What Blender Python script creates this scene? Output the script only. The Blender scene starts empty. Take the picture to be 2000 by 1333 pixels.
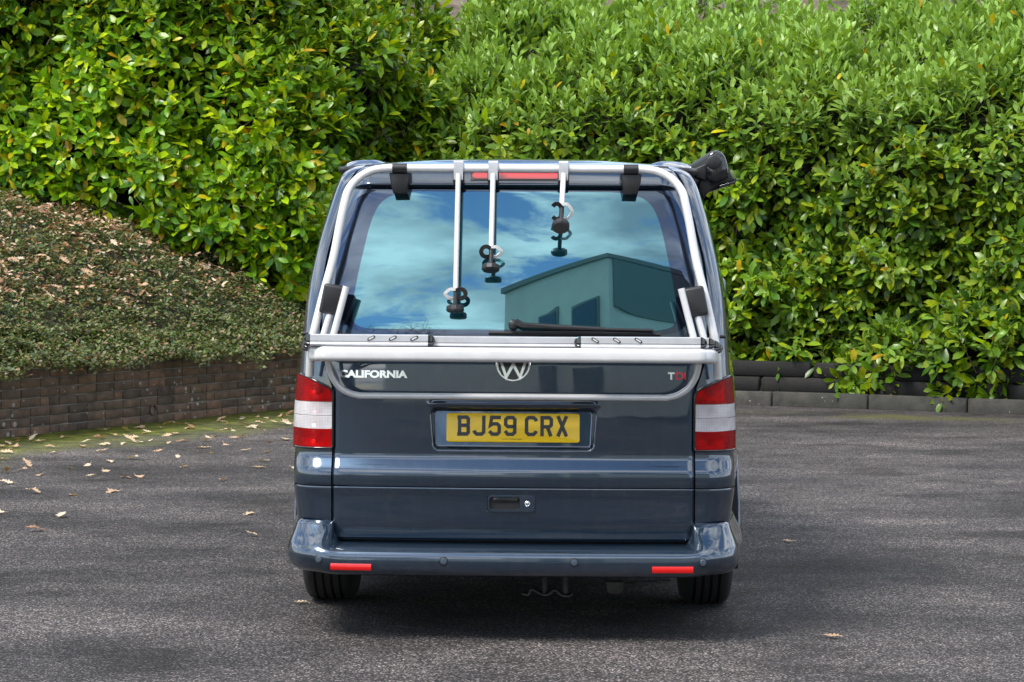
import bpy, bmesh, math, random
import numpy as np
from mathutils import Vector, Matrix

R = math.radians
rng = np.random.default_rng(7)
random.seed(7)
sc = bpy.context.scene
col = sc.collection

# ------------------------------------------------------------------ camera, world, sun, exposure
CAM_Y, CAM_Z, FPX = -9.0, 1.57, 4500.0
cam = bpy.data.cameras.new('camera')
cam.sensor_width = 36.0
cam.lens = FPX / 2000.0 * 36.0
cam.shift_x, cam.shift_y = -0.002, -0.09975
cam.clip_start, cam.clip_end = 0.1, 600.0
cam_o = bpy.data.objects.new('camera', cam)
cam_o.location = (0, CAM_Y, CAM_Z)
cam_o.rotation_euler = (R(90), R(-0.32), 0)
col.objects.link(cam_o)
sc.camera = cam_o

SUN_EL, SUN_AZ = 54.0, 224.0          # azimuth clockwise from +y: behind the camera, to its left
world = bpy.data.worlds.new('World')
sc.world = world
world.use_nodes = True
wn, wl = world.node_tree.nodes, world.node_tree.links
wn.clear()
w_out = wn.new('ShaderNodeOutputWorld')
w_bg = wn.new('ShaderNodeBackground')
w_bg.inputs['Strength'].default_value = 0.15
w_sky = wn.new('ShaderNodeTexSky')
w_sky.sky_type = 'NISHITA'
w_sky.sun_disc = False
w_sky.sun_elevation = R(SUN_EL)
w_sky.sun_rotation = R(SUN_AZ)
w_sky.ozone_density = 4.0
w_sky.dust_density = 0.3
w_sky.altitude = 300.0
w_tc = wn.new('ShaderNodeTexCoord')
w_sep = wn.new('ShaderNodeSeparateXYZ')
wl.new(w_tc.outputs['Generated'], w_sep.inputs[0])
def wmath(op, a, b=None):
    n = wn.new('ShaderNodeMath'); n.operation = op
    for i, v in enumerate((a, b)):
        if v is None: continue
        if isinstance(v, (int, float)): n.inputs[i].default_value = v
        else: wl.new(v, n.inputs[i])
    return n.outputs[0]
zz = wmath('ADD', wmath('MAXIMUM', w_sep.outputs['Z'], 0.0), 0.22)
w_cmb = wn.new('ShaderNodeCombineXYZ')
wl.new(wmath('DIVIDE', w_sep.outputs['X'], zz), w_cmb.inputs[0])
wl.new(wmath('DIVIDE', w_sep.outputs['Y'], zz), w_cmb.inputs[1])
w_map = wn.new('ShaderNodeMapping')
w_map.inputs['Location'].default_value = (12.9795, 18.018, 0.566)
w_map.inputs['Scale'].default_value = (1.0, 1.25, 1.0)
wl.new(w_cmb.outputs[0], w_map.inputs[0])
w_noi = wn.new('ShaderNodeTexNoise')
w_noi.inputs['Scale'].default_value = 1.9
w_noi.inputs['Detail'].default_value = 9.0
w_noi.inputs['Roughness'].default_value = 0.64
w_noi.inputs['Distortion'].default_value = 0.35
wl.new(w_map.outputs[0], w_noi.inputs['Vector'])
w_rmp = wn.new('ShaderNodeValToRGB')
w_rmp.color_ramp.elements[0].position = 0.455
w_rmp.color_ramp.elements[1].position = 0.525
wl.new(w_noi.outputs['Fac'], w_rmp.inputs[0])
w_n2 = wn.new('ShaderNodeTexNoise')
w_n2.inputs['Scale'].default_value = 4.0
w_n2.inputs['Detail'].default_value = 6.0
wl.new(w_map.outputs[0], w_n2.inputs['Vector'])
w_cr = wn.new('ShaderNodeValToRGB')
w_cr.color_ramp.elements[0].position = 0.35
w_cr.color_ramp.elements[0].color = (3.0, 3.3, 3.8, 1)
w_cr.color_ramp.elements[1].position = 0.65
w_cr.color_ramp.elements[1].color = (10.2, 10.2, 10.2, 1)
wl.new(w_n2.outputs['Fac'], w_cr.inputs[0])
w_mix = wn.new('ShaderNodeMix'); w_mix.data_type = 'RGBA'
wl.new(w_rmp.outputs[0], w_mix.inputs[0])
wl.new(w_sky.outputs[0], w_mix.inputs[6])
wl.new(w_cr.outputs[0], w_mix.inputs[7])
wl.new(w_mix.outputs[2], w_bg.inputs['Color'])
wl.new(w_bg.outputs[0], w_out.inputs[0])

sun = bpy.data.lights.new('sun', 'SUN')
sun.energy = 2.7
sun.angle = R(18.0)
sun.color = (1.0, 0.95, 0.87)
sun_o = bpy.data.objects.new('sun', sun)
_sd = Vector((math.sin(R(SUN_AZ)) * math.cos(R(SUN_EL)), math.cos(R(SUN_AZ)) * math.cos(R(SUN_EL)), math.sin(R(SUN_EL))))
sun_o.rotation_euler = _sd.to_track_quat('Z', 'Y').to_euler()
sun_o.location = _sd * 40
col.objects.link(sun_o)

sc.view_settings.view_transform = 'Standard'
sc.view_settings.look = 'None'
sc.view_settings.exposure = 0.85
sc.view_settings.gamma = 1.0
sc.render.engine = 'CYCLES'
sc.cycles.use_denoising = True
sc.cycles.max_bounces = 8
sc.cycles.transparent_max_bounces = 8
sc.cycles.caustics_reflective = False
sc.cycles.caustics_refractive = False

# ------------------------------------------------------------------ helpers
def at(px, py, y):
    """metres (x, z) of a spot measured in the photograph, standing at distance y behind the van's rear"""
    s = FPX / (y - CAM_Y)
    return ((px - 1004.0) / s, CAM_Z - (py - 467.0) / s)

def smooth(a, b, x):
    t = np.clip((np.asarray(x, float) - a) / (b - a), 0, 1)
    return t * t * (3 - 2 * t)

def pchip(pts):
    xs = np.array([p[0] for p in pts], float); ys = np.array([p[1] for p in pts], float)
    h = np.diff(xs); d = np.diff(ys) / h
    m = np.zeros(len(xs))
    m[0], m[-1] = d[0], d[-1]
    for i in range(1, len(xs) - 1):
        if d[i - 1] * d[i] > 0:
            w1, w2 = 2 * h[i] + h[i - 1], h[i] + 2 * h[i - 1]
            m[i] = (w1 + w2) / (w1 / d[i - 1] + w2 / d[i])
    def f(x):
        x = np.clip(np.asarray(x, float), xs[0], xs[-1])
        i = np.clip(np.searchsorted(xs, x, side='right') - 1, 0, len(h) - 1)
        t = (x - xs[i]) / h[i]
        return ((1 + 2 * t) * (1 - t) ** 2 * ys[i] + t * (1 - t) ** 2 * h[i] * m[i]
                + t * t * (3 - 2 * t) * ys[i + 1] + t * t * (t - 1) * h[i] * m[i + 1])
    return f

def link(name, me, mat=None, parent=None, loc=None):
    o = bpy.data.objects.new(name, me)
    col.objects.link(o)
    if mat is not None and me is not None and not me.materials:
        me.materials.append(mat)
    if parent is not None: o.parent = parent
    if loc is not None: o.location = loc
    return o

def mesh(verts, faces, shade=True, sharp=None):
    me = bpy.data.meshes.new('mesh')
    me.from_pydata([tuple(map(float, v)) for v in verts], [], faces)
    me.validate()
    if shade:
        me.shade_smooth()
        if sharp:
            me.set_sharp_from_angle(angle=R(sharp))
    me.update()
    return me

def build(name, verts, faces, mat, parent=None, shade=True, sharp=38):
    return link(name, mesh(verts, faces, shade, sharp), mat, parent)

def empty(name, loc=(0, 0, 0), rz=0.0):
    o = bpy.data.objects.new(name, None)
    o.location = loc; o.rotation_euler = (0, 0, rz)
    o.empty_display_size = 0.2
    col.objects.link(o)
    return o

def tag(o, label=None, cat=None, group=None, kind=None):
    if label: o['label'] = label
    if cat: o['category'] = cat
    if group: o['group'] = group
    if kind: o['kind'] = kind
    return o

class MB:
    def __init__(self): self.v, self.f = [], []
    def add(self, vs, fs):
        n = len(self.v); self.v += [tuple(v) for v in vs]; self.f += [tuple(i + n for i in f) for f in fs]
    def build(self, name, mat, parent=None, shade=True, sharp=38):
        return build(name, self.v, self.f, mat, parent, shade, sharp)

def fillet(pts, rad, n=6):
    """polyline with rounded corners"""
    pts = [Vector(p) for p in pts]; out = [pts[0]]
    for i in range(1, len(pts) - 1):
        a, b, c = pts[i - 1], pts[i], pts[i + 1]
        d1, d2 = (a - b), (c - b)
        r = min(rad, d1.length * 0.49, d2.length * 0.49)
        p, q = b + d1.normalized() * r, b + d2.normalized() * r
        for k in range(n + 1):
            t = k / n
            out.append(p * (1 - t) ** 2 + b * 2 * t * (1 - t) + q * t * t)
    out.append(pts[-1])
    return out

def spline(pts, n=6):
    """Catmull-Rom through the points"""
    P = [Vector(p) for p in pts]; P = [P[0] * 2 - P[1]] + P + [P[-1] * 2 - P[-2]]
    out = []
    for i in range(1, len(P) - 2):
        for k in range(n):
            t = k / n
            out.append(0.5 * ((2 * P[i]) + (P[i + 1] - P[i - 1]) * t + (2 * P[i - 1] - 5 * P[i] + 4 * P[i + 1] - P[i + 2]) * t * t
                              + (3 * P[i] - P[i - 1] - 3 * P[i + 1] + P[i + 2]) * t ** 3))
    out.append(P[-2])
    return out

def tube(path, rad, seg=14, sec=None, cap=True, up=(0, 0, 1)):
    """sweep a circle (or section list of (u,v)) along path -> verts, faces"""
    path = [Vector(p) for p in path]
    n = len(path)
    rads = rad if isinstance(rad, (list, tuple)) else [rad] * n
    if sec is None:
        sec = [(math.cos(2 * math.pi * k / seg), math.sin(2 * math.pi * k / seg)) for k in range(seg)]
    m = len(sec)
    vs, fs = [], []
    t0 = (path[1] - path[0]).normalized()
    u = Vector(up)
    if abs(u.dot(t0)) > 0.95: u = Vector((0, 1, 0)) if abs(t0.y) < 0.9 else Vector((1, 0, 0))
    nrm = (u - t0 * u.dot(t0)).normalized()
    for i in range(n):
        if i == 0: t = path[1] - path[0]
        elif i == n - 1: t = path[-1] - path[-2]
        else: t = (path[i + 1] - path[i]).normalized() + (path[i] - path[i - 1]).normalized()
        t.normalize()
        nrm = (nrm - t * nrm.dot(t)).normalized()
        b = t.cross(nrm)
        for (a, c) in sec:
            vs.append(path[i] + (nrm * c + b * a) * rads[i])
    for i in range(n - 1):
        for k in range(m):
            k2 = (k + 1) % m
            fs.append((i * m + k, i * m + k2, (i + 1) * m + k2, (i + 1) * m + k))
    if cap:
        fs.append(tuple(reversed(range(m))))
        fs.append(tuple((n - 1) * m + k for k in range(m)))
    return vs, fs

def tube_obj(name, path, rad, mat, parent=None, **k):
    v, f = tube(path, rad, **k)
    return build(name, v, f, mat, parent, sharp=50)

def rrect(w, h, r, n=5):
    """rounded rectangle outline, counter-clockwise, centred"""
    out = []
    for (cx, cy, a0) in ((w / 2 - r, h / 2 - r, 0), (-w / 2 + r, h / 2 - r, 90), (-w / 2 + r, -h / 2 + r, 180), (w / 2 - r, -h / 2 + r, 270)):
        for k in range(n + 1):
            a = R(a0 + 90 * k / n)
            out.append((cx + r * math.cos(a), cy + r * math.sin(a)))
    return out

def slab(poly, d0, d1, bev=0.0, frame=None):
    """solid from a 2D outline (u,v): front at depth d1, back at d0; frame maps (u,v,d)->xyz. Bevelled front edge."""
    fr = frame or (lambda u, v, d: (u, -d, v))
    n = len(poly)
    cx = sum(p[0] for p in poly) / n; cy = sum(p[1] for p in poly) / n
    def inset(b):
        out = []
        for i in range(n):
            a, p, c = poly[i - 1], poly[i], poly[(i + 1) % n]
            e1 = Vector((p[0] - a[0], p[1] - a[1])); e2 = Vector((c[0] - p[0], c[1] - p[1]))
            if e1.length < 1e-9 or e2.length < 1e-9: out.append(p); continue
            e1.normalize(); e2.normalize()
            nn = Vector((-e1.y - e2.y, e1.x + e2.x))
            if nn.length < 1e-6: out.append(p); continue
            nn.normalize()
            k = b / max(0.35, nn.dot(Vector((-e1.y, e1.x))))
            out.append((p[0] + nn.x * k, p[1] + nn.y * k))
        return out
    rings = [(poly, d0)]
    if bev > 0:
        s = 1 if d1 > d0 else -1
        rings += [(poly, d1 - s * bev), (inset(bev * 0.35), d1 - s * bev * 0.35), (inset(bev), d1)]
    else:
        rings += [(poly, d1)]
    vs, fs = [], []
    for (pl, d) in rings: vs += [fr(p[0], p[1], d) for p in pl]
    for j in range(len(rings) - 1):
        for i in range(n):
            i2 = (i + 1) % n
            fs.append((j * n + i, j * n + i2, (j + 1) * n + i2, (j + 1) * n + i))
    fs.append(tuple(reversed(range(n))))
    fs.append(tuple((len(rings) - 1) * n + i for i in range(n)))
    return vs, fs

def grid_faces(nr, nc, skip=None):
    return [(r * nc + c, r * nc + c + 1, (r + 1) * nc + c + 1, (r + 1) * nc + c)
            for r in range(nr - 1) for c in range(nc - 1) if skip is None or not skip(r, c)]

# ------------------------------------------------------------------ materials
def material(name):
    m = bpy.data.materials.new(name); m.use_nodes = True
    nt = m.node_tree
    return m, nt.nodes, nt.links, nt.nodes['Principled BSDF']

def principled(name, base, rough=0.5, metal=0.0, coat=0.0, spec=0.5, bump=None, var=None):
    m, N, L, p = material(name)
    p.inputs['Base Color'].default_value = (*base, 1)
    p.inputs['Roughness'].default_value = rough
    p.inputs['Metallic'].default_value = metal
    p.inputs['Coat Weight'].default_value = coat
    p.inputs['Coat Roughness'].default_value = 0.02
    p.inputs['Specular IOR Level'].default_value = spec
    if bump or var:
        tc = N.new('ShaderNodeTexCoord')
    if bump:
        no = N.new('ShaderNodeTexNoise'); no.inputs['Scale'].default_value = bump[0]; no.inputs['Detail'].default_value = 5
        L.new(tc.outputs['Object'], no.inputs['Vector'])
        b = N.new('ShaderNodeBump'); b.inputs['Strength'].default_value = bump[1]; b.inputs['Distance'].default_value = bump[2]
        L.new(no.outputs['Fac'], b.inputs['Height']); L.new(b.outputs[0], p.inputs['Normal'])
    if var:                      # (scale, dark factor, light factor)
        no = N.new('ShaderNodeTexNoise'); no.inputs['Scale'].default_value = var[0]; no.inputs['Detail'].default_value = 6
        L.new(tc.outputs['Object'], no.inputs['Vector'])
        rp = N.new('ShaderNodeValToRGB')
        rp.color_ramp.elements[0].position, rp.color_ramp.elements[1].position = 0.3, 0.7
        rp.color_ramp.elements[0].color = (*[c * var[1] for c in base], 1)
        rp.color_ramp.elements[1].color = (*[min(1, c * var[2]) for c in base], 1)
        L.new(no.outputs['Fac'], rp.inputs[0]); L.new(rp.outputs[0], p.inputs['Base Color'])
    return m

def car_paint():
    m, N, L, p = material('slate_blue_metallic_paint')
    p.inputs['Base Color'].default_value = (0.012, 0.033, 0.062, 1)
    p.inputs['Metallic'].default_value = 0.65
    p.inputs['Roughness'].default_value = 0.28
    p.inputs['Coat Weight'].default_value = 1.0
    p.inputs['Coat Roughness'].default_value = 0.015
    p.inputs['Coat IOR'].default_value = 1.85
    tc = N.new('ShaderNodeTexCoord')
    no = N.new('ShaderNodeTexNoise'); no.inputs['Scale'].default_value = 3.0; no.inputs['Detail'].default_value = 2
    L.new(tc.outputs['Object'], no.inputs['Vector'])
    b = N.new('ShaderNodeBump'); b.inputs['Strength'].default_value = 0.06; b.inputs['Distance'].default_value = 0.02
    L.new(no.outputs['Fac'], b.inputs['Height'])
    L.new(b.outputs[0], p.inputs['Coat Normal']); L.new(b.outputs[0], p.inputs['Normal'])
    # thin road film that makes the clear coat uneven
    n2 = N.new('ShaderNodeTexNoise'); n2.inputs['Scale'].default_value = 9.0; n2.inputs['Detail'].default_value = 8
    L.new(tc.outputs['Object'], n2.inputs['Vector'])
    mr = N.new('ShaderNodeMapRange'); mr.inputs[1].default_value = 0.35; mr.inputs[2].default_value = 0.75
    mr.inputs[3].default_value = 0.01; mr.inputs[4].default_value = 0.07
    L.new(n2.outputs['Fac'], mr.inputs[0]); L.new(mr.outputs[0], p.inputs['Coat Roughness'])
    # dried road dust in faint runs and spots
    mp = N.new('ShaderNodeMapping'); mp.inputs['Scale'].default_value = (1, 1, 0.35); L.new(tc.outputs['Object'], mp.inputs[0])
    n3 = N.new('ShaderNodeTexNoise'); n3.inputs['Scale'].default_value = 26.0; n3.inputs['Detail'].default_value = 9; n3.inputs['Roughness'].default_value = 0.7
    L.new(mp.outputs[0], n3.inputs['Vector'])
    r3 = N.new('ShaderNodeMapRange'); r3.inputs[1].default_value = 0.50; r3.inputs[2].default_value = 0.80; r3.inputs[3].default_value = 0.0; r3.inputs[4].default_value = 0.10
    L.new(n3.outputs['Fac'], r3.inputs[0])
    mx = N.new('ShaderNodeMix'); mx.data_type = 'RGBA'; L.new(r3.outputs[0], mx.inputs[0])
    mx.inputs[6].default_value = p.inputs['Base Color'].default_value[:]; mx.inputs[7].default_value = (0.20, 0.19, 0.17, 1)
    L.new(mx.outputs[2], p.inputs['Base Color'])
    return m

def tinted_glass(name, tint, body, fac):
    """dark privacy glass: strong mirror of the sky over a deep tint"""
    m, N, L, p = material(name)
    p.inputs['Base Color'].default_value = (*body, 1)
    p.inputs['Roughness'].default_value = 0.1
    p.inputs['Specular IOR Level'].default_value = 0.2
    g = N.new('ShaderNodeBsdfGlossy'); g.inputs['Roughness'].default_value = 0.0
    g.inputs['Color'].default_value = (*tint, 1)
    mx = N.new('ShaderNodeMixShader')
    fr = N.new('ShaderNodeLayerWeight'); fr.inputs['Blend'].default_value = 0.25
    mr = N.new('ShaderNodeMapRange'); mr.inputs[3].default_value = fac; mr.inputs[4].default_value = 0.95
    L.new(fr.outputs['Fresnel'], mr.inputs[0]); L.new(mr.outputs[0], mx.inputs[0])
    L.new(p.outputs[0], mx.inputs[1]); L.new(g.outputs[0], mx.inputs[2])
    L.new(mx.outputs[0], N['Material Output'].inputs[0])
    return m

def lens_mat(name, c_dark, c_light, c_glass, see=0.6, rough=0.12):
    """lamp lens with the moulded grid of a light"""
    m, N, L, p = material(name)
    tc = N.new('ShaderNodeTexCoord'); sp = N.new('ShaderNodeSeparateXYZ')
    L.new(tc.outputs['Object'], sp.inputs[0])
    def mth(op, a, b=None):
        n = N.new('ShaderNodeMath'); n.operation = op
        for i, v in enumerate((a, b)):
            if v is None: continue
            if isinstance(v, (int, float)): n.inputs[i].default_value = v
            else: L.new(v, n.inputs[i])
        return n.outputs[0]
    gx = mth('ABSOLUTE', mth('SINE', mth('MULTIPLY', sp.outputs['X'], math.pi / 0.0062)))
    gz = mth('ABSOLUTE', mth('SINE', mth('MULTIPLY', sp.outputs['Z'], math.pi / 0.0058)))
    g = mth('MULTIPLY', mth('POWER', gx, 0.5), mth('POWER', gz, 0.5))
    no = N.new('ShaderNodeTexNoise'); no.inputs['Scale'].default_value = 17; no.inputs['Detail'].default_value = 4  # uneven tone painted in for the reflections inside the lamp
    L.new(tc.outputs['Object'], no.inputs['Vector'])
    f = mth('MULTIPLY', g, mth('MULTIPLY', no.outputs['Fac'], 1.7))
    rp = N.new('ShaderNodeValToRGB')
    rp.color_ramp.elements[0].position, rp.color_ramp.elements[1].position = 0.15, 0.95
    rp.color_ramp.elements[0].color = (*c_dark, 1); rp.color_ramp.elements[1].color = (*c_light, 1)
    L.new(f, rp.inputs[0]); L.new(rp.outputs[0], p.inputs['Base Color'])
    p.inputs['Roughness'].default_value = rough
    p.inputs['Coat Weight'].default_value = 0.08
    p.inputs['Specular IOR Level'].default_value = 0.2
    b = N.new('ShaderNodeBump'); b.inputs['Strength'].default_value = 0.5; b.inputs['Distance'].default_value = 0.002
    L.new(g, b.inputs['Height']); L.new(b.outputs[0], p.inputs['Normal'])
    tp = N.new('ShaderNodeBsdfTransparent'); tp.inputs['Color'].default_value = (*c_glass, 1)
    ms = N.new('ShaderNodeMixShader'); L.new(p.outputs[0], ms.inputs[1]); L.new(tp.outputs[0], ms.inputs[2])
    L.new(mth('MULTIPLY', mth('POWER', g, 0.6), see), ms.inputs[0])
    L.new(ms.outputs[0], N['Material Output'].inputs[0])
    return m

PAINT = car_paint()
BLACK = principled('black_plastic', (0.012, 0.012, 0.013), 0.42, bump=(300, 0.1, 0.001))
BLACK_DULL = principled('unlit_black_liner', (0.006, 0.006, 0.006), 0.8)
RUBBER = principled('tyre_rubber', (0.014, 0.014, 0.014), 0.75, bump=(120, 0.2, 0.002))
BLACK_GLOSS = principled('black_gloss_moulding', (0.008, 0.009, 0.011), 0.12, coat=0.6)
ALU = principled('anodised_aluminium', (0.70, 0.69, 0.68), 0.34, metal=0.25, var=(14, 0.93, 1.04), bump=(90, 0.04, 0.001))
ALU_GREY = principled('brushed_rail_aluminium', (0.58, 0.58, 0.60), 0.33, metal=0.5, var=(20, 0.9, 1.05))
CHROME = principled('chrome', (0.88, 0.89, 0.90), 0.12, metal=1.0)
CHROME_RED = principled('red_badge_enamel', (0.45, 0.01, 0.03), 0.12, coat=0.8)
RED_REFLECT = principled('red_reflector', (0.60, 0.003, 0.003), 0.22, coat=0.8)
RED_LENS = lens_mat('red_lamp_lens', (0.16, 0.0, 0.001), (0.66, 0.002, 0.003), (0.95, 0.02, 0.02), 0.62)
LAMP_SILVER = principled('lamp_reflector', (0.82, 0.82, 0.82), 0.22, metal=0.75)
AMBER = principled('amber_bulb', (0.8, 0.30, 0.06), 0.2)
CLEAR_LENS = lens_mat('clear_lamp_lens', (0.46, 0.42, 0.43), (0.95, 0.92, 0.93), (0.95, 0.94, 0.94), 0.34)
BRAKE_LENS = principled('brake_lamp_lens', (0.42, 0.02, 0.025), 0.2, coat=0.8)
GLASS = tinted_glass('teal_tinted_glass', (0.34, 0.68, 0.77), (0.002, 0.018, 0.025), 0.34)
FRIT = tinted_glass('black_printed_glass_edge', (0.55, 0.72, 1.0), (0.003, 0.004, 0.008), 0.11)
PLATE_Y = principled('yellow_plate', (0.90, 0.57, 0.008), 0.3, coat=0.1)
PLATE_TXT = principled('plate_black', (0.012, 0.012, 0.016), 0.3, coat=0.3)
METAL_DARK = principled('weathered_underbody_steel', (0.03, 0.028, 0.027), 0.6, metal=0.3, var=(30, 0.5, 1.6))
SENSOR = principled('sensor_paint', (0.06, 0.085, 0.12), 0.35, metal=0.3, coat=0.6)

def asphalt_mat():
    m, N, L, p = material('worn_tarmac')
    tc = N.new('ShaderNodeTexCoord')
    def noise(scale, detail=5, rough=0.55, vec=None):
        n = N.new('ShaderNodeTexNoise'); n.inputs['Scale'].default_value = scale
        n.inputs['Detail'].default_value = detail; n.inputs['Roughness'].default_value = rough
        L.new(vec or tc.outputs['Object'], n.inputs['Vector']); return n.outputs['Fac']
    def ramp(f, stops):
        r = N.new('ShaderNodeValToRGB'); e = r.color_ramp.elements
        e[0].position, e[0].color = stops[0][0], (*stops[0][1], 1)
        e[1].position, e[1].color = stops[-1][0], (*stops[-1][1], 1)
        for s in stops[1:-1]:
            k = e.new(s[0]); k.color = (*s[1], 1)
        L.new(f, r.inputs[0]); return r.outputs[0]
    def mth(op, a, b=None, c=None):
        n = N.new('ShaderNodeMath'); n.operation = op
        for i, v in enumerate((a, b, c)):
            if v is None: continue
            if isinstance(v, (int, float)): n.inputs[i].default_value = v
            else: L.new(v, n.inputs[i])
        return n.outputs[0]
    def mix(f, a, b, mode='MIX'):
        n = N.new('ShaderNodeMix'); n.data_type = 'RGBA'; n.blend_type = mode
        if isinstance(f, (int, float)): n.inputs[0].default_value = f
        else: L.new(f, n.inputs[0])
        for i, v in ((6, a), (7, b)):
            if isinstance(v, tuple): n.inputs[i].default_value = (*v, 1)
            else: L.new(v, n.inputs[i])
        return n.outputs[2]
    # stone chips
    vo = N.new('ShaderNodeTexVoronoi'); vo.inputs['Scale'].default_value = 130
    L.new(tc.outputs['Object'], vo.inputs['Vector'])
    chip = ramp(vo.outputs['Color'], [(0.15, (0.024, 0.0235, 0.023)), (0.5, (0.055, 0.0525, 0.051)), (0.70, (0.108, 0.101, 0.097)), (0.90, (0.31, 0.288, 0.276))])
    gap = ramp(vo.outputs['Distance'], [(0.35, (1, 1, 1)), (0.75, (0.25, 0.25, 0.27))])
    c = mix(1.0, chip, gap, 'MULTIPLY')
    # long damp and worn patches, stretched across the slope
    mp = N.new('ShaderNodeMapping'); mp.inputs['Scale'].default_value = (0.55, 0.95, 1)
    mp.inputs['Rotation'].default_value = (0, 0, R(-10))
    L.new(tc.outputs['Object'], mp.inputs[0])
    big = noise(0.9, 6, 0.6, mp.outputs[0])
    c = mix(1.0, c, ramp(big, [(0.37, (0.46, 0.44, 0.44)), (0.46, (0.82, 0.79, 0.79)), (0.55, (1.2, 1.15, 1.14)), (0.68, (1.95, 1.83, 1.79))]), 'MULTIPLY')
    c = mix(1.0, c, ramp(noise(3.2, 7, 0.65), [(0.3, (0.72, 0.73, 0.75)), (0.7, (1.22, 1.2, 1.2))]), 'MULTIPLY')
    mp2 = N.new('ShaderNodeMapping'); mp2.inputs['Scale'].default_value = (1.0, 1.35, 1); mp2.inputs['Rotation'].default_value = (0, 0, R(-14)); mp2.inputs['Location'].default_value = (3, 7, 0)
    L.new(tc.outputs['Object'], mp2.inputs[0])
    c = mix(1.0, c, ramp(noise(1.1, 7, 0.62, mp2.outputs[0]), [(0.36, (0.50, 0.48, 0.46)), (0.45, (0.95, 0.94, 0.93)), (0.60, (1.06, 1.05, 1.05))]), 'MULTIPLY')
    # moss along the foot of the brick wall and of the kerb
    sp = N.new('ShaderNodeSeparateXYZ'); L.new(tc.outputs['Object'], sp.inputs[0])
    def line_dist(p0, n):
        return mth('ADD', mth('ADD', mth('MULTIPLY', sp.outputs['X'], n[0]), mth('MULTIPLY', sp.outputs['Y'], n[1])), -(p0[0] * n[0] + p0[1] * n[1]))
    wob = mth('MULTIPLY', mth('SUBTRACT', noise(1.7, 6, 0.6), 0.5), 1.9)
    d1 = mth('ADD', line_dist((-3.99, 8.9), (0.862, -0.507)), wob)
    f1 = N.new('ShaderNodeMapRange'); L.new(d1, f1.inputs[0]); f1.inputs[1].default_value = 1.45; f1.inputs[2].default_value = 0.45
    fine = ramp(noise(26, 6, 0.7), [(0.30, (0, 0, 0)), (0.50, (1, 1, 1))])
    moss = ramp(noise(7, 5), [(0.3, (0.040, 0.046, 0.005)), (0.52, (0.110, 0.130, 0.008)), (0.72, (0.22, 0.24, 0.012))])
    c = mix(mth('MULTIPLY', mth('MULTIPLY', f1.outputs[0], fine), 0.92), c, moss)
    d2 = mth('ADD', line_dist((2.2, 12.75), (-0.377, -0.926)), mth('MULTIPLY', wob, 0.45))
    up = N.new('ShaderNodeMapRange'); L.new(d2, up.inputs[0]); up.inputs[1].default_value = 0.25; up.inputs[2].default_value = 0.55
    dn = N.new('ShaderNodeMapRange'); L.new(d2, dn.inputs[0]); dn.inputs[1].default_value = 1.15; dn.inputs[2].default_value = 0.8
    patch = ramp(noise(0.8, 4), [(0.42, (0, 0, 0)), (0.6, (1, 1, 1))])
    f2 = mth('MULTIPLY', mth('MULTIPLY', mth('MULTIPLY', up.outputs[0], dn.outputs[0]), fine), patch)
    c = mix(mth('MULTIPLY', f2, 0.8), c, (0.085, 0.085, 0.016))
    L.new(c, p.inputs['Base Color'])
    p.inputs['Roughness'].default_value = 0.78
    p.inputs['Specular IOR Level'].default_value = 0.35
    hgt = mth('SUBTRACT', mth('MULTIPLY', noise(300, 3), 0.5), vo.outputs['Distance'])
    b = N.new('ShaderNodeBump'); b.inputs['Strength'].default_value = 0.55; b.inputs['Distance'].default_value = 0.006
    L.new(hgt, b.inputs['Height']); L.new(b.outputs[0], p.inputs['Normal'])
    return m

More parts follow.
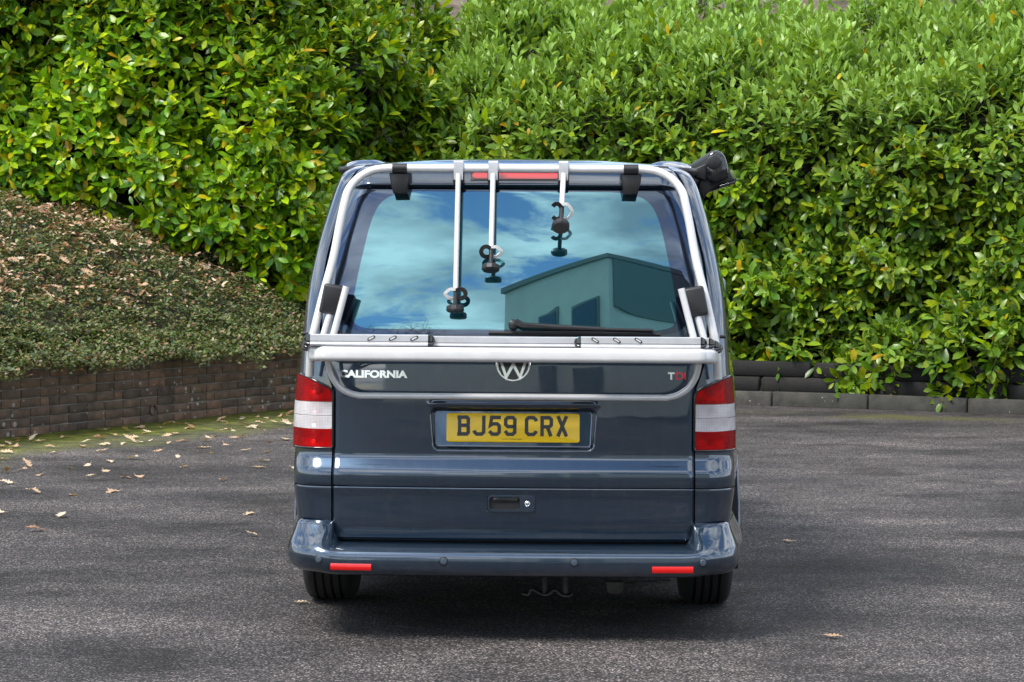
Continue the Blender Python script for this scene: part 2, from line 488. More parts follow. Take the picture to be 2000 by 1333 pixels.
def brick_mat(name, c1, c2, c3, lichen=0.3):
    m, N, L, p = material(name)
    oi = N.new('ShaderNodeObjectInfo'); tc = N.new('ShaderNodeTexCoord'); ge = N.new('ShaderNodeNewGeometry')
    rp = N.new('ShaderNodeValToRGB'); e = rp.color_ramp.elements
    e[0].color, e[1].color = (*c1, 1), (*c3, 1)
    k = e.new(0.5); k.color = (*c2, 1)
    L.new(oi.outputs['Random'], rp.inputs[0])
    no = N.new('ShaderNodeTexNoise'); no.inputs['Scale'].default_value = 9; no.inputs['Detail'].default_value = 8; no.inputs['Roughness'].default_value = 0.7
    L.new(ge.outputs['Position'], no.inputs['Vector'])
    r2 = N.new('ShaderNodeValToRGB'); r2.color_ramp.elements[0].position, r2.color_ramp.elements[1].position = 0.3, 0.72
    r2.color_ramp.elements[0].color = (0.45, 0.45, 0.45, 1); r2.color_ramp.elements[1].color = (1.5, 1.45, 1.4, 1)
    L.new(no.outputs['Fac'], r2.inputs[0])
    mx = N.new('ShaderNodeMix'); mx.data_type = 'RGBA'; mx.blend_type = 'MULTIPLY'; mx.inputs[0].default_value = 1
    L.new(rp.outputs[0], mx.inputs[6]); L.new(r2.outputs[0], mx.inputs[7])
    # pale lichen dots
    vo = N.new('ShaderNodeTexVoronoi'); vo.inputs['Scale'].default_value = 13
    L.new(ge.outputs['Position'], vo.inputs['Vector'])
    n3 = N.new('ShaderNodeTexNoise'); n3.inputs['Scale'].default_value = 1.6; L.new(ge.outputs['Position'], n3.inputs['Vector'])
    mr = N.new('ShaderNodeMapRange'); mr.inputs[1].default_value = 0.40; mr.inputs[2].default_value = 0.75; mr.inputs[3].default_value = 0.02; mr.inputs[4].default_value = lichen
    L.new(n3.outputs['Fac'], mr.inputs[0])
    lt = N.new('ShaderNodeMath'); lt.operation = 'LESS_THAN'; L.new(vo.outputs['Distance'], lt.inputs[0]); L.new(mr.outputs[0], lt.inputs[1])
    m2 = N.new('ShaderNodeMix'); m2.data_type = 'RGBA'
    L.new(lt.outputs[0], m2.inputs[0]); L.new(mx.outputs[2], m2.inputs[6]); m2.inputs[7].default_value = (0.33, 0.32, 0.28, 1)
    L.new(m2.outputs[2], p.inputs['Base Color'])
    p.inputs['Roughness'].default_value = 0.85
    b = N.new('ShaderNodeBump'); b.inputs['Strength'].default_value = 0.5; b.inputs['Distance'].default_value = 0.006
    n4 = N.new('ShaderNodeTexNoise'); n4.inputs['Scale'].default_value = 60; n4.inputs['Detail'].default_value = 5
    L.new(ge.outputs['Position'], n4.inputs['Vector'])
    L.new(n4.outputs['Fac'], b.inputs['Height']); L.new(b.outputs[0], p.inputs['Normal'])
    return m

def leaf_mat(name, rough=0.34, trans=0.28, spec=0.5):
    m, N, L, p = material(name)
    a = N.new('ShaderNodeAttribute'); a.attribute_name = 'tone'
    ge = N.new('ShaderNodeNewGeometry')
    no = N.new('ShaderNodeTexNoise'); no.inputs['Scale'].default_value = 24; no.inputs['Detail'].default_value = 4
    L.new(ge.outputs['Position'], no.inputs['Vector'])
    rp = N.new('ShaderNodeValToRGB'); rp.color_ramp.elements[0].position, rp.color_ramp.elements[1].position = 0.3, 0.7
    rp.color_ramp.elements[0].color = (0.78, 0.8, 0.8, 1); rp.color_ramp.elements[1].color = (1.18, 1.15, 1.1, 1)
    L.new(no.outputs['Fac'], rp.inputs[0])
    mx = N.new('ShaderNodeMix'); mx.data_type = 'RGBA'; mx.blend_type = 'MULTIPLY'; mx.inputs[0].default_value = 1
    L.new(a.outputs['Color'], mx.inputs[6]); L.new(rp.outputs[0], mx.inputs[7])
    L.new(mx.outputs[2], p.inputs['Base Color'])
    p.inputs['Roughness'].default_value = rough
    p.inputs['Specular IOR Level'].default_value = spec
    tr = N.new('ShaderNodeBsdfTranslucent')
    m3 = N.new('ShaderNodeMix'); m3.data_type = 'RGBA'; m3.blend_type = 'MULTIPLY'; m3.inputs[0].default_value = 1
    L.new(mx.outputs[2], m3.inputs[6]); m3.inputs[7].default_value = (1.5, 1.35, 0.5, 1)
    L.new(m3.outputs[2], tr.inputs['Color'])
    ms = N.new('ShaderNodeMixShader'); ms.inputs[0].default_value = trans
    L.new(p.outputs[0], ms.inputs[1]); L.new(tr.outputs[0], ms.inputs[2])
    L.new(ms.outputs[0], N['Material Output'].inputs[0])
    return m

ASPHALT = asphalt_mat()
BRICK = brick_mat('weathered_brown_brick', (0.095, 0.070, 0.054), (0.145, 0.098, 0.070), (0.205, 0.122, 0.080), 0.36)
COPING = brick_mat('blue_black_coping_brick', (0.014, 0.015, 0.018), (0.020, 0.021, 0.025), (0.030, 0.030, 0.034), 0.08)
MORTAR = principled('dirty_mortar', (0.20, 0.18, 0.155), 0.9, bump=(80, 0.5, 0.004), var=(6, 0.5, 1.5))
SLEEPER = brick_mat('dark_shaded_sleeper', (0.006, 0.0055, 0.005), (0.008, 0.0075, 0.007), (0.011, 0.010, 0.009), 0.05)  # dark timber, lowered to near-black for the shade under the hedge
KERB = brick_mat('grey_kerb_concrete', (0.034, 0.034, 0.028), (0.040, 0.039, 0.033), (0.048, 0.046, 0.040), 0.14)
SOIL = principled('dark_leafy_soil', (0.024, 0.024, 0.013), 0.95, bump=(25, 0.8, 0.03), var=(5, 0.5, 1.7))
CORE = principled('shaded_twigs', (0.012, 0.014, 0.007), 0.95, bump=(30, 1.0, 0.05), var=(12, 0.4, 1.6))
TWIG = principled('brown_twig', (0.12, 0.095, 0.060), 0.85)
BARK = principled('grey_bark', (0.07, 0.06, 0.05), 0.9, bump=(20, 0.6, 0.02))
LEAF = leaf_mat('laurel_leaf', 0.30, 0.26, 0.34)
SMALL_LEAF = leaf_mat('ground_cover_leaf', 0.45, 0.2)
DRY_LEAF = leaf_mat('dry_leaf', 0.7, 0.15, 0.3)
HILL = principled('brown_bracken_hillside', (0.085, 0.066, 0.048), 0.95, bump=(6, 1.0, 0.15), var=(3, 0.4, 1.9))
RENDER_W = principled('pale_rendered_wall', (0.80, 0.82, 0.70), 0.85, var=(2, 0.92, 1.05))
RENDER_D = principled('dark_clad_wall', (0.16, 0.20, 0.18), 0.7)
PANE = principled('dark_window_pane', (0.012, 0.02, 0.025), 0.08, coat=0.3)
TERRA = principled('clay_pipe', (0.16, 0.085, 0.05), 0.8, var=(20, 0.6, 1.3))

# ------------------------------------------------------------------ the setting: tarmac, bank, hillside
def ground_sheet():
    # finer near the van so the yard can undulate a little
    xs = np.concatenate([np.linspace(-150, -12, 8)[:-1], np.linspace(-12, 12, 49), np.linspace(12, 150, 8)[1:]])
    ys = np.concatenate([np.linspace(-150, -12, 8)[:-1], np.linspace(-12, 18, 61), np.linspace(18, 150, 8)[1:]])
    X, Y = np.meshgrid(xs, ys)
    v = np.stack([X.ravel(), Y.ravel(), np.zeros(X.size)], 1)
    o = build('ground', v, grid_faces(len(ys), len(xs)), ASPHALT, sharp=None)
    return tag(o, 'worn grey tarmac car park', None, kind='structure')
ground_sheet()

WA, WB = np.array([-3.99, 8.90]), np.array([-2.05, 12.20])
WU = (WB - WA) / np.linalg.norm(WB - WA)          # along the brick wall, away from the camera
WN = np.array([-WU[1], WU[0]])                    # behind the wall, into the bank
bank_h = pchip([(-0.1, 0.60), (0.0, 0.62), (0.25, 0.74), (0.6, 0.97), (1.5, 1.50), (2.8, 1.92), (4.5, 2.2), (12, 2.6)])
def bank_z(x, y):
    n = (np.asarray(x) - WA[0]) * WN[0] + (np.asarray(y) - WA[1]) * WN[1]
    a = (np.asarray(x) - WA[0]) * WU[0] + (np.asarray(y) - WA[1]) * WU[1]
    return bank_h(n) + 0.03 * np.sin(2.1 * a + 1.3 * n) + 0.02 * np.sin(5.3 * a - 2.0 * n)
def bank():
    al = np.linspace(-3.2, 7.0, 60); nn = np.linspace(0.0, 9.0, 50)
    A, Nn = np.meshgrid(al, nn)
    X = WA[0] + A * WU[0] + Nn * WN[0]; Y = WA[1] + A * WU[1] + Nn * WN[1]
    v = np.stack([X.ravel(), Y.ravel(), bank_z(X, Y).ravel()], 1)
    return tag(build('bank', v, grid_faces(50, 60), SOIL, sharp=None), 'sloping planted bank behind the brick wall', kind='structure')
bank()

def hillside():
    xs = np.linspace(-40, 40, 60); ys = np.linspace(15.5, 60, 30)
    X, Y = np.meshgrid(xs, ys)
    Z = 0.3 + 5.2 * smooth(15.5, 26, Y) + 3.0 * smooth(26, 60, Y) + 0.35 * np.sin(0.9 * X + 0.4 * Y) * smooth(16, 20, Y) + 0.8 * smooth(0, 9, X) * smooth(16, 22, Y)
    v = np.stack([X.ravel(), Y.ravel(), Z.ravel()], 1)
    return tag(build('hillside', v, grid_faces(30, 60), HILL, sharp=None), 'brown winter hillside behind the hedges', kind='structure')
hillside()

# ------------------------------------------------------------------ brick retaining wall with its bricks
def box_mesh(l, d, h, bev, seed, wob=0.0015):
    r = random.Random(seed)
    bm = bmesh.new()
    bmesh.ops.create_cube(bm, size=1.0)
    for v in bm.verts:
        v.co = Vector((v.co.x * l + r.uniform(-wob, wob), v.co.y * d + r.uniform(-wob, wob), v.co.z * h + r.uniform(-wob, wob)))
    bmesh.ops.bevel(bm, geom=list(bm.edges), offset=bev, segments=1, affect='EDGES', clamp_overlap=True)
    me = bpy.data.meshes.new('block'); bm.to_mesh(me); bm.free()
    me.shade_smooth(); me.set_sharp_from_angle(angle=R(50))
    return me

def brick_wall():
    wz = math.atan2(WU[1], WU[0])
    start = WA - WU * 3.0
    length = 3.0 + np.linalg.norm(WB - WA) + 0.9
    root = empty('brick_wall', (start[0], start[1], 0), wz)
    tag(root, 'low weathered brown brick retaining wall with dark coping below the planted bank', 'wall')
    # mortar body, face set back from the bricks (local x along, local -y towards the yard)
    vs, fs = slab([(0, 0), (length, 0), (length, 0.605), (0, 0.605)], -0.24, -0.012, 0, frame=lambda u, v, d: (u, -d, v - 0.02))
    build('mortar', vs, fs, MORTAR, root, shade=False)
    full = [box_mesh(0.213, 0.10, 0.0655, 0.004, s) for s in range(6)]
    head = [box_mesh(0.101, 0.10, 0.0655, 0.004, 20 + s) for s in range(4)]
    for me in full + head: me.materials.append(BRICK)
    r = random.Random(3)
    ch = 0.0765
    for c in range(8):
        x = -0.1125 if c % 2 else 0.0
        z = c * ch + 0.033 - 0.01
        while x < length:
            isH = r.random() < 0.10
            l = 0.112 if isH else 0.2235
            if x + l > 0.02 and x + l < length + 0.1:
                # leave the weep hole open
                hole = 3.0 + 1.86
                if not (c == 1 and x - .04 < hole < x + l + .04):
                    b = link('brick', r.choice(head if isH else full), None, root)
                    b.location = (x + l / 2, 0.05 + r.uniform(-0.003, 0.003), z + r.uniform(-0.0015, 0.0015))
                    b.rotation_euler = (r.uniform(-.008, .008), r.uniform(-.006, .006), r.uniform(-.012, .012))
                else:                     # cut pieces either side of the pipe
                    for (q0, q1) in ((x + .005, hole - .046), (hole + .046, x + l - .005)):
                        if q1 - q0 > .012:
                            b = link('brick', full[0], None, root); b.location = ((q0 + q1) / 2, 0.05, z); b.scale = ((q1 - q0) / .213, 1, 1)
            x += l
    cop = [box_mesh(0.222, 0.25, 0.055, 0.007, 40 + s, 0.003) for s in range(4)]
    for me in cop: me.materials.append(COPING)
    x = 0.0
    while x < length:
        b = link('coping_brick', r.choice(cop), None, root)
        b.location = (x + 0.115, 0.10 + r.uniform(-.004, .004), 0.622 + r.uniform(-.002, .002) + 0.01)
        b.rotation_euler = (r.uniform(-.012, .012), r.uniform(-.01, .01), r.uniform(-.01, .01))
        x += 0.231
    # clay weep pipe in the hole
    hx, hz = 3.0 + 1.86, 0.105
    prof = [(0.044, 0.004), (0.047, -0.006), (0.040, -0.010), (0.034, 0.0), (0.033, 0.09)]
    vs = []; n = 20
    for (rr, dy) in prof:
        vs += [(hx + rr * math.cos(2 * math.pi * k / n), dy, hz + rr * math.sin(2 * math.pi * k / n)) for k in range(n)]
    fs = [(j * n + k, j * n + (k + 1) % n, (j + 1) * n + (k + 1) % n, (j + 1) * n + k) for j in range(len(prof) - 1) for k in range(n)]
    fs.append(tuple((len(prof) - 1) * n + k for k in range(n)))
    pipe = build('drain_pipe', vs, fs, TERRA, root)
    pipe['label'] = 'round clay drain opening low in the brick wall'
    return root
brick_wall()

# ------------------------------------------------------------------ kerb and sleeper edging in front of the right hand hedge
KP, KU = np.array([2.2, 12.9]), np.array([0.9265, -0.3763])
KN = np.array([0.3763, 0.9265])                    # away from the yard
def kerb():
    rz = math.atan2(KU[1], KU[0])
    st = KP - KU * 4.2
    root = empty('kerb', (st[0], st[1], 0), rz)
    tag(root, 'grey concrete kerb below the large hedge', kind='structure')
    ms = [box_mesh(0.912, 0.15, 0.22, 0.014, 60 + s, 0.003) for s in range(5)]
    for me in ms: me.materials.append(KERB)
    r = random.Random(5)
    for i in range(13):
        b = link('kerb_stone', r.choice(ms), None, root)
        b.location = (0.30 + i * 0.925, 0.075 + r.uniform(-.006, .006), 0.02 + r.uniform(-.006, .006))
        b.rotation_euler = (R(-4) + r.uniform(-.02, .02), r.uniform(-.006, .006), r.uniform(-.008, .008))
    st2 = st + KN * 0.18
    root2 = empty('sleeper_edging', (st2[0], st2[1], 0), rz)
    tag(root2, 'two courses of dark shaded sleepers under the large hedge', 'edging')
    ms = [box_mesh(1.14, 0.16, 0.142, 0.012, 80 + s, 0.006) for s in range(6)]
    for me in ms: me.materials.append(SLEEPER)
    for c in range(2):
        for i in range(10):
            b = link('sleeper', r.choice(ms), None, root2)
            b.location = (0.2 + i * 1.17 + (0.5 if c else 0), 0.09 + c * 0.03 + r.uniform(-.015, .015), 0.19 + c * 0.148 + r.uniform(-.004, .004))
            b.rotation_euler = (r.uniform(-.02, .02), r.uniform(-.008, .008), r.uniform(-.014, .014))
    # soil held behind the sleepers
    u = KU; n = KN
    pts = []
    for (a, off, z) in [(0, 0.02, 0.10), (12.0, 0.02, 0.10), (12.0, 3.0, 0.55), (0, 3.0, 0.55), (0, 0.10, 0.30), (12.0, 0.10, 0.30)]:
        q = st2 + u * a + n * off; pts.append((q[0], q[1], z))
    o = build('soil_bed', pts, [(0, 1, 5, 4), (4, 5, 2, 3)], SOIL, shade=False)
    tag(o, 'dark soil bed under the large hedge', kind='structure')
kerb()

# ------------------------------------------------------------------ leaves
def leaf_template(width=0.40, fold=0.06, bend=0.12):
    st = [(0.0, 0.0), (0.16, 0.42), (0.45, 0.92), (0.74, 0.90), (1.0, 0.0)]
    v = []
    for i, (a, w) in enumerate(st):
        up = bend * (0.25 - (a - 0.35) ** 2) * 1.6
        hw = w * width / 2
        if i in (0, len(st) - 1): v.append((a, 0, up))
        else: v += [(a, -hw, up + fold * w * 0.5), (a, 0, up), (a, hw, up + fold * w * 0.5)]
    f = [(0, 2, 1), (0, 3, 2)]
    for j in range(2):
        b = 1 + 3 * j
        f += [(b, b + 1, b + 4), (b, b + 4, b + 3), (b + 1, b + 2, b + 5), (b + 1, b + 5, b + 4)]
    f += [(7, 8, 10), (8, 9, 10)]
    return np.array(v, float), np.array(f, int)
SM_T = (np.array([(0, 0, 0), (.45, -.3, .06), (.5, 0, 0), (.45, .3, .06), (1, 0, -.05)], float), np.array([(0, 2, 1), (0, 3, 2), (1, 2, 4), (2, 3, 4)], int))

def leaf_cloud_mesh(tmpl, B, D, Nn, Ls, colr, Wd=None):
    """all leaves as one mesh: bases B, directions D, face normals Nn, lengths Ls, tone colours"""
    T, F = tmpl
    D = D / np.linalg.norm(D, axis=1, keepdims=True)
    S = np.cross(Nn, D); S /= np.linalg.norm(S, axis=1, keepdims=True) + 1e-9
    U = np.cross(D, S)
    L = Ls[:, None, None]
    W = (np.ones(len(B)) if Wd is None else Wd)[:, None, None]
    V = B[:, None, :] + L * (T[None, :, 0:1] * D[:, None, :] + W * T[None, :, 1:2] * S[:, None, :] + T[None, :, 2:3] * U[:, None, :])
    n, k = len(B), len(T)
    faces = (F[None, :, :] + (np.arange(n) * k)[:, None, None]).reshape(-1)
    nt = n * len(F)
    me = bpy.data.meshes.new('leaves')
    me.vertices.add(n * k); me.vertices.foreach_set('co', V.reshape(-1).astype(np.float32))
    me.loops.add(nt * 3); me.loops.foreach_set('vertex_index', faces.astype(np.int32))
    me.polygons.add(nt); me.polygons.foreach_set('loop_start', (np.arange(nt) * 3).astype(np.int32))
    try: me.polygons.foreach_set('loop_total', np.full(nt, 3, np.int32))
    except Exception: pass
    me.update(calc_edges=True)
    ca = me.color_attributes.new('tone', 'FLOAT_COLOR', 'POINT')
    c4 = np.ones((n, k, 4), np.float32); c4[:, :, :3] = colr[:, None, :]
    ca.data.foreach_set('color', c4.reshape(-1))
    me.shade_smooth()
    return me

def unit(a): return a / (np.linalg.norm(a, axis=-1, keepdims=True) + 1e-9)

def lumps(P, seed, scale, amp):
    """cheap smooth 3D noise for uneven hedge surfaces"""
    r = np.random.default_rng(seed)
    out = np.zeros(len(P))
    for _ in range(10):
        k = r.normal(size=3) * scale; out += np.sin(P @ k + r.uniform(0, 6.28))
    return out * amp / 3.0

GREENS = np.array([(0.095, 0.195, 0.004), (0.064, 0.150, 0.005), (0.150, 0.250, 0.004), (0.036, 0.105, 0.010), (0.215, 0.290, 0.005), (0.078, 0.175, 0.008)])
YELLOWS = np.array([(0.50, 0.42, 0.015), (0.32, 0.36, 0.012), (0.56, 0.36, 0.015)])

def hedge(name, label, path, prof, n_shoots, base_fn, seed, fresh=0.0, yellow=0.03, leaf_len=0.125, tint=(1, 1, 1)):
    """path: ground polyline (yard side faces -y side), prof: [(back offset, height above base)]; builds core, shoots, leaves"""
    r = np.random.default_rng(seed)
    path = np.array(path, float); prof = np.array(prof, float)
    seg = np.linalg.norm(np.diff(path, axis=0), axis=1); cs = np.concatenate([[0], np.cumsum(seg)])
    ps = np.linalg.norm(np.diff(prof, axis=0), axis=1); cp = np.concatenate([[0], np.cumsum(ps)])
    def surf(a, q):
        x = np.interp(a, cs, path[:, 0]); y = np.interp(a, cs, path[:, 1])
        e = 0.15
        dx = np.interp(np.minimum(a + e, cs[-1]), cs, path[:, 0]) - np.interp(np.maximum(a - e, 0), cs, path[:, 0])
        dy = np.interp(np.minimum(a + e, cs[-1]), cs, path[:, 1]) - np.interp(np.maximum(a - e, 0), cs, path[:, 1])
        t = unit(np.stack([dx, dy], -1)); nb = np.stack([-t[..., 1], t[..., 0]], -1)      # to the back
        nb = np.where((nb[..., 1:2] < 0), -nb, nb)
        off = np.interp(q, cp, prof[:, 0]); h = np.interp(q, cp, prof[:, 1])
        do = np.interp(np.minimum(q + .05, cp[-1]), cp, prof[:, 0]) - np.interp(np.maximum(q - .05, 0), cp, prof[:, 0])
        dh = np.interp(np.minimum(q + .05, cp[-1]), cp, prof[:, 1]) - np.interp(np.maximum(q - .05, 0), cp, prof[:, 1])
        l = np.sqrt(do ** 2 + dh ** 2) + 1e-9; do, dh = do / l, dh / l
        P = np.stack([x + nb[..., 0] * off, y + nb[..., 1] * off, base_fn(x, y) + h], -1)
        Nrm = np.stack([-nb[..., 0] * dh, -nb[..., 1] * dh, do], -1)
        return P, Nrm, np.stack([t[..., 0], t[..., 1], np.zeros_like(x)], -1)
    root_p = path[len(path) // 2]
    root = empty(name, (root_p[0], root_p[1], float(base_fn(root_p[0], root_p[1]))))
    tag(root, label, 'hedge')
    RL = np.array(root.location)
    # twiggy backing behind the leaves, its dark colour standing for the shade inside
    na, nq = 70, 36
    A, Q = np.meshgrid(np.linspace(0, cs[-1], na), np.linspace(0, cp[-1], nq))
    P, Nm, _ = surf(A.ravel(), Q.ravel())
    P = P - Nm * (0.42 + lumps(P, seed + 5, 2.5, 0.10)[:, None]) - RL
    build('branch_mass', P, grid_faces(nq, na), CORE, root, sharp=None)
    # shoots
    a = r.uniform(0, cs[-1], n_shoots); q = cp[-1] * r.uniform(0, 1, n_shoots)
    P, Nm, Tn = surf(a, q)
    dis = lumps(P, seed, 2.2, 0.15) + lumps(P, seed + 1, 5.5, 0.12)
    deep = -np.abs(r.normal(0, 0.20, n_shoots)) + 0.05
    gap = lumps(P, seed + 21, 4.2, 1.0)
    deep = deep - 0.36 * np.clip(gap - 0.45, 0, 0.8)
    P = P + Nm * (dis + deep)[:, None]
    topness = np.clip(Nm[:, 2], 0, 1)
    up = np.array([0, 0, 1.0])
    ax = unit(Nm * (0.85 - 0.5 * topness)[:, None] + up * (0.22 + 1.1 * topness)[:, None] + r.normal(0, 0.38, (n_shoots, 3)))
    nl = r.integers(6, 11, n_shoots)
    idx = np.repeat(np.arange(n_shoots), nl)
    n = len(idx)
    order = np.concatenate([np.arange(k) for k in nl]); frac = order / (nl[idx] - 1.0)
    phi = order * 2.4 + r.uniform(0, 6.28, n_shoots)[idx] + r.normal(0, 0.25, n)
    axs = ax[idx]
    e1 = unit(np.cross(axs, np.where(np.abs(axs[:, 2:3]) > 0.8, np.array([[1.0, 0, 0]]), np.array([[0, 0, 1.0]]))))
    e2 = np.cross(axs, e1)
    rad = e1 * np.cos(phi)[:, None] + e2 * np.sin(phi)[:, None]
    tn = topness[idx]
    alpha = np.radians(80 - 42 * frac - 26 * tn + r.normal(0, 11, n))
    D = axs * np.cos(alpha)[:, None] + rad * np.sin(alpha)[:, None]
    D[:, 2] -= (0.42 - 0.35 * tn) * r.uniform(0.1, 1.0, n) * (1 - 0.4 * frac)
    D = unit(D)
    B = P[idx] + axs * (frac * (0.15 + 0.12 * tn))[:, None] + rad * 0.01
    Nl = unit(axs * np.sin(alpha)[:, None] - rad * np.cos(alpha)[:, None] + up * 0.55 + r.normal(0, 0.28, (n, 3)))
    Ls = leaf_len * (1.08 - 0.38 * frac) * r.uniform(0.62, 1.28, n)
    Wd = r.uniform(0.85, 1.12, n)
    ci = r.integers(0, len(GREENS), n); C = GREENS[ci] * r.uniform(0.75, 1.25, n)[:, None]
    tone = lumps(P, seed + 9, 1.1, 1.0)[idx]
    C = C * (1 + 0.16 * tone)[:, None] * np.array(tint)
    fr = np.clip(fresh * tn * 1.15 + 0.25 * fresh * (frac > .7), 0, 1)[:, None]
    C = C * (1 - fr) + np.array([0.235, 0.385, 0.075]) * r.uniform(0.8, 1.2, n)[:, None] * fr
    ys = r.random(n) < yellow * (1 - 0.85 * tn) * (1.5 - frac)
    C[ys] = YELLOWS[r.integers(0, 3, ys.sum())] * r.uniform(0.6, 1.1, ys.sum())[:, None]
    T = leaf_template()
    # the leaves that show largest become pieces of their own
    camp = np.array([0, CAM_Y, CAM_Z])
    mid = B + D * (Ls / 2)[:, None]
    view = unit(camp - mid)
    dist = np.linalg.norm(camp - mid, axis=1)
    px = FPX * mid[:, 0] / (mid[:, 1] - CAM_Y) + 1004; py = 467 - FPX * (mid[:, 2] - CAM_Z) / (mid[:, 1] - CAM_Y)
    vis = (px > 10) & (px < 1990) & (py > 5) & (py < 760) & ~((px > 610) & (px < 1420) & (py > 320))
    score = Ls ** 2 * Wd * np.abs((Nl * view).sum(1)) / dist ** 2 * (1 + 6 * (dis + deep)[idx]) * vis
    pick = np.argsort(-score)[:300]
    keep = np.ones(n, bool); keep[pick] = False
    me = leaf_cloud_mesh(T, B[keep] - RL, D[keep], Nl[keep], Ls[keep], C[keep], Wd[keep])
    fo = link('foliage', me, LEAF, root); fo['kind'] = 'stuff'
    variants = []
    for k in range(14):
        tv = leaf_template(0.40, 0.05 + 0.03 * (k % 3), 0.08 + 0.07 * (k % 4))
        cc = YELLOWS[k % 3] * 0.9 if k >= 12 else GREENS[k % 6] * (0.85 + 0.05 * k) * np.array(tint)
        mm = leaf_cloud_mesh(tv, np.zeros((1, 3)), np.array([[1.0, 0, 0]]), np.array([[0, 0, 1.0]]), np.ones(1), cc[None, :])
        mm.materials.append(LEAF); variants.append(mm)
    for i in pick:
        d = D[i]; s = unit(np.cross(Nl[i], d)); u = np.cross(d, s)
        k = 12 + int(r.integers(0, 2)) if ys[i] else int(r.integers(0, 12))
        o = bpy.data.objects.new('leaf', variants[k]); col.objects.link(o); o.parent = root
        L = Ls[i]
        M = Matrix(((d[0] * L, s[0] * L * Wd[i], u[0] * L, B[i][0] - RL[0]), (d[1] * L, s[1] * L * Wd[i], u[1] * L, B[i][1] - RL[1]),
                    (d[2] * L, s[2] * L * Wd[i], u[2] * L, B[i][2] - RL[2]), (0, 0, 0, 1)))
        o.matrix_basis = M
    # stems: upright on top, a few bare ones inside
    mb = MB()
    for i in r.choice(n_shoots, min(1600, n_shoots), replace=False):
        p = P[i]; d = ax[i]
        v, f = tube([p - d * 0.22 - RL, p + d * 0.0 - RL, p + d * (0.12 + 0.1 * topness[i]) - RL], [0.006, 0.005, 0.003], seg=4)
        mb.add(v, f)
    st = mb.build('stems', TWIG, root); st['kind'] = 'stuff'
    return root

flat = lambda x, y: np.asarray(x) * 0.0 + 0.30
hedge('bank_hedge', 'yellow-green laurel hedge standing on the bank behind the brick wall',
      [(-8.8, 11.2), (-6.9, 12.1), (-4.9, 12.95), (-3.0, 13.1), (-2.1, 13.2), (-1.35, 14.0), (-0.7, 15.8)], [(0.22, 0.04), (0.04, 0.24), (0.0, 0.75), (0.05, 1.6), (0.25, 2.5), (0.6, 3.3), (1.0, 3.9)],
      6500, lambda x, y: bank_z(x, y) - 0.05, 11, 0.25, 0.06, 0.166, (1.5, 1.42, 1.0))
hedge('boundary_hedge', 'tall clipped laurel hedge with pale upright new shoots behind the kerb',
      [(8.8, 10.8), (7.2, 11.45), (4.70, 12.45), (2.2, 13.45), (-0.4, 14.15), (-1.5, 14.5), (-2.1, 15.5)],
      [(-0.10, -0.10), (-0.17, 0.08), (-0.08, 0.5), (0.0, 1.8), (0.08, 2.3), (0.40, 2.72), (1.2, 3.10), (2.4, 3.58), (3.2, 3.80)],
      10800, flat, 23, 0.85, 0.028, 0.156, (1.1, 1.02, 1.0))

# ground cover and leaf litter on the bank
def ground_cover():
    r = np.random.default_rng(31)
    n = 200000
    a = r.uniform(-3.0, 5.6, n); q = r.uniform(-0.10, 1.0, n) ** 1.0 * 4.2
    q = np.where(r.random(n) < 0.16, r.uniform(-0.13, 0.25, n), q)
    X = WA[0] + a * WU[0] + q * WN[0]; Y = WA[1] + a * WU[1] + q * WN[1]
    tuft = lumps(np.stack([X, Y, 0 * X], 1), 3, 6.0, 0.035) + lumps(np.stack([X, Y, 0 * X], 1), 4, 17.0, 0.02)
    Z = bank_z(X, np.maximum(Y, 0)) + 0.05 + tuft + r.uniform(-0.06, 0.03, n)
    over = q < 0.06
    Z[over] = 0.70 - (0.06 - q[over]) * 0.25 + r.uniform(-0.06, 0.05, over.sum()) + tuft[over]
    B = np.stack([X, Y, Z], 1)
    D = unit(np.concatenate([r.normal(0, 1, (n, 2)), r.normal(0.25, 0.45, (n, 1))], 1))
    Nl = unit(np.array([0.0, -0.25, 1.0]) + r.normal(0, 0.5, (n, 3)))
    L = r.uniform(0.022, 0.050, n)
    pal = np.array([(0.062, 0.096, 0.022), (0.040, 0.068, 0.022), (0.092, 0.120, 0.030), (0.055, 0.075, 0.030), (0.14, 0.135, 0.055), (0.20, 0.115, 0.070)])
    C = pal[r.choice(6, n, p=[.22, .18, .25, .11, .14, .10])] * r.uniform(0.85, 1.75, n)[:, None]
    me = leaf_cloud_mesh(SM_T, B, D, Nl, L, C)
    o = link('ground_cover', me, SMALL_LEAF)
    tag(o, 'dense low small-leaved evergreen ground cover on the bank', None, kind='stuff')
ground_cover()

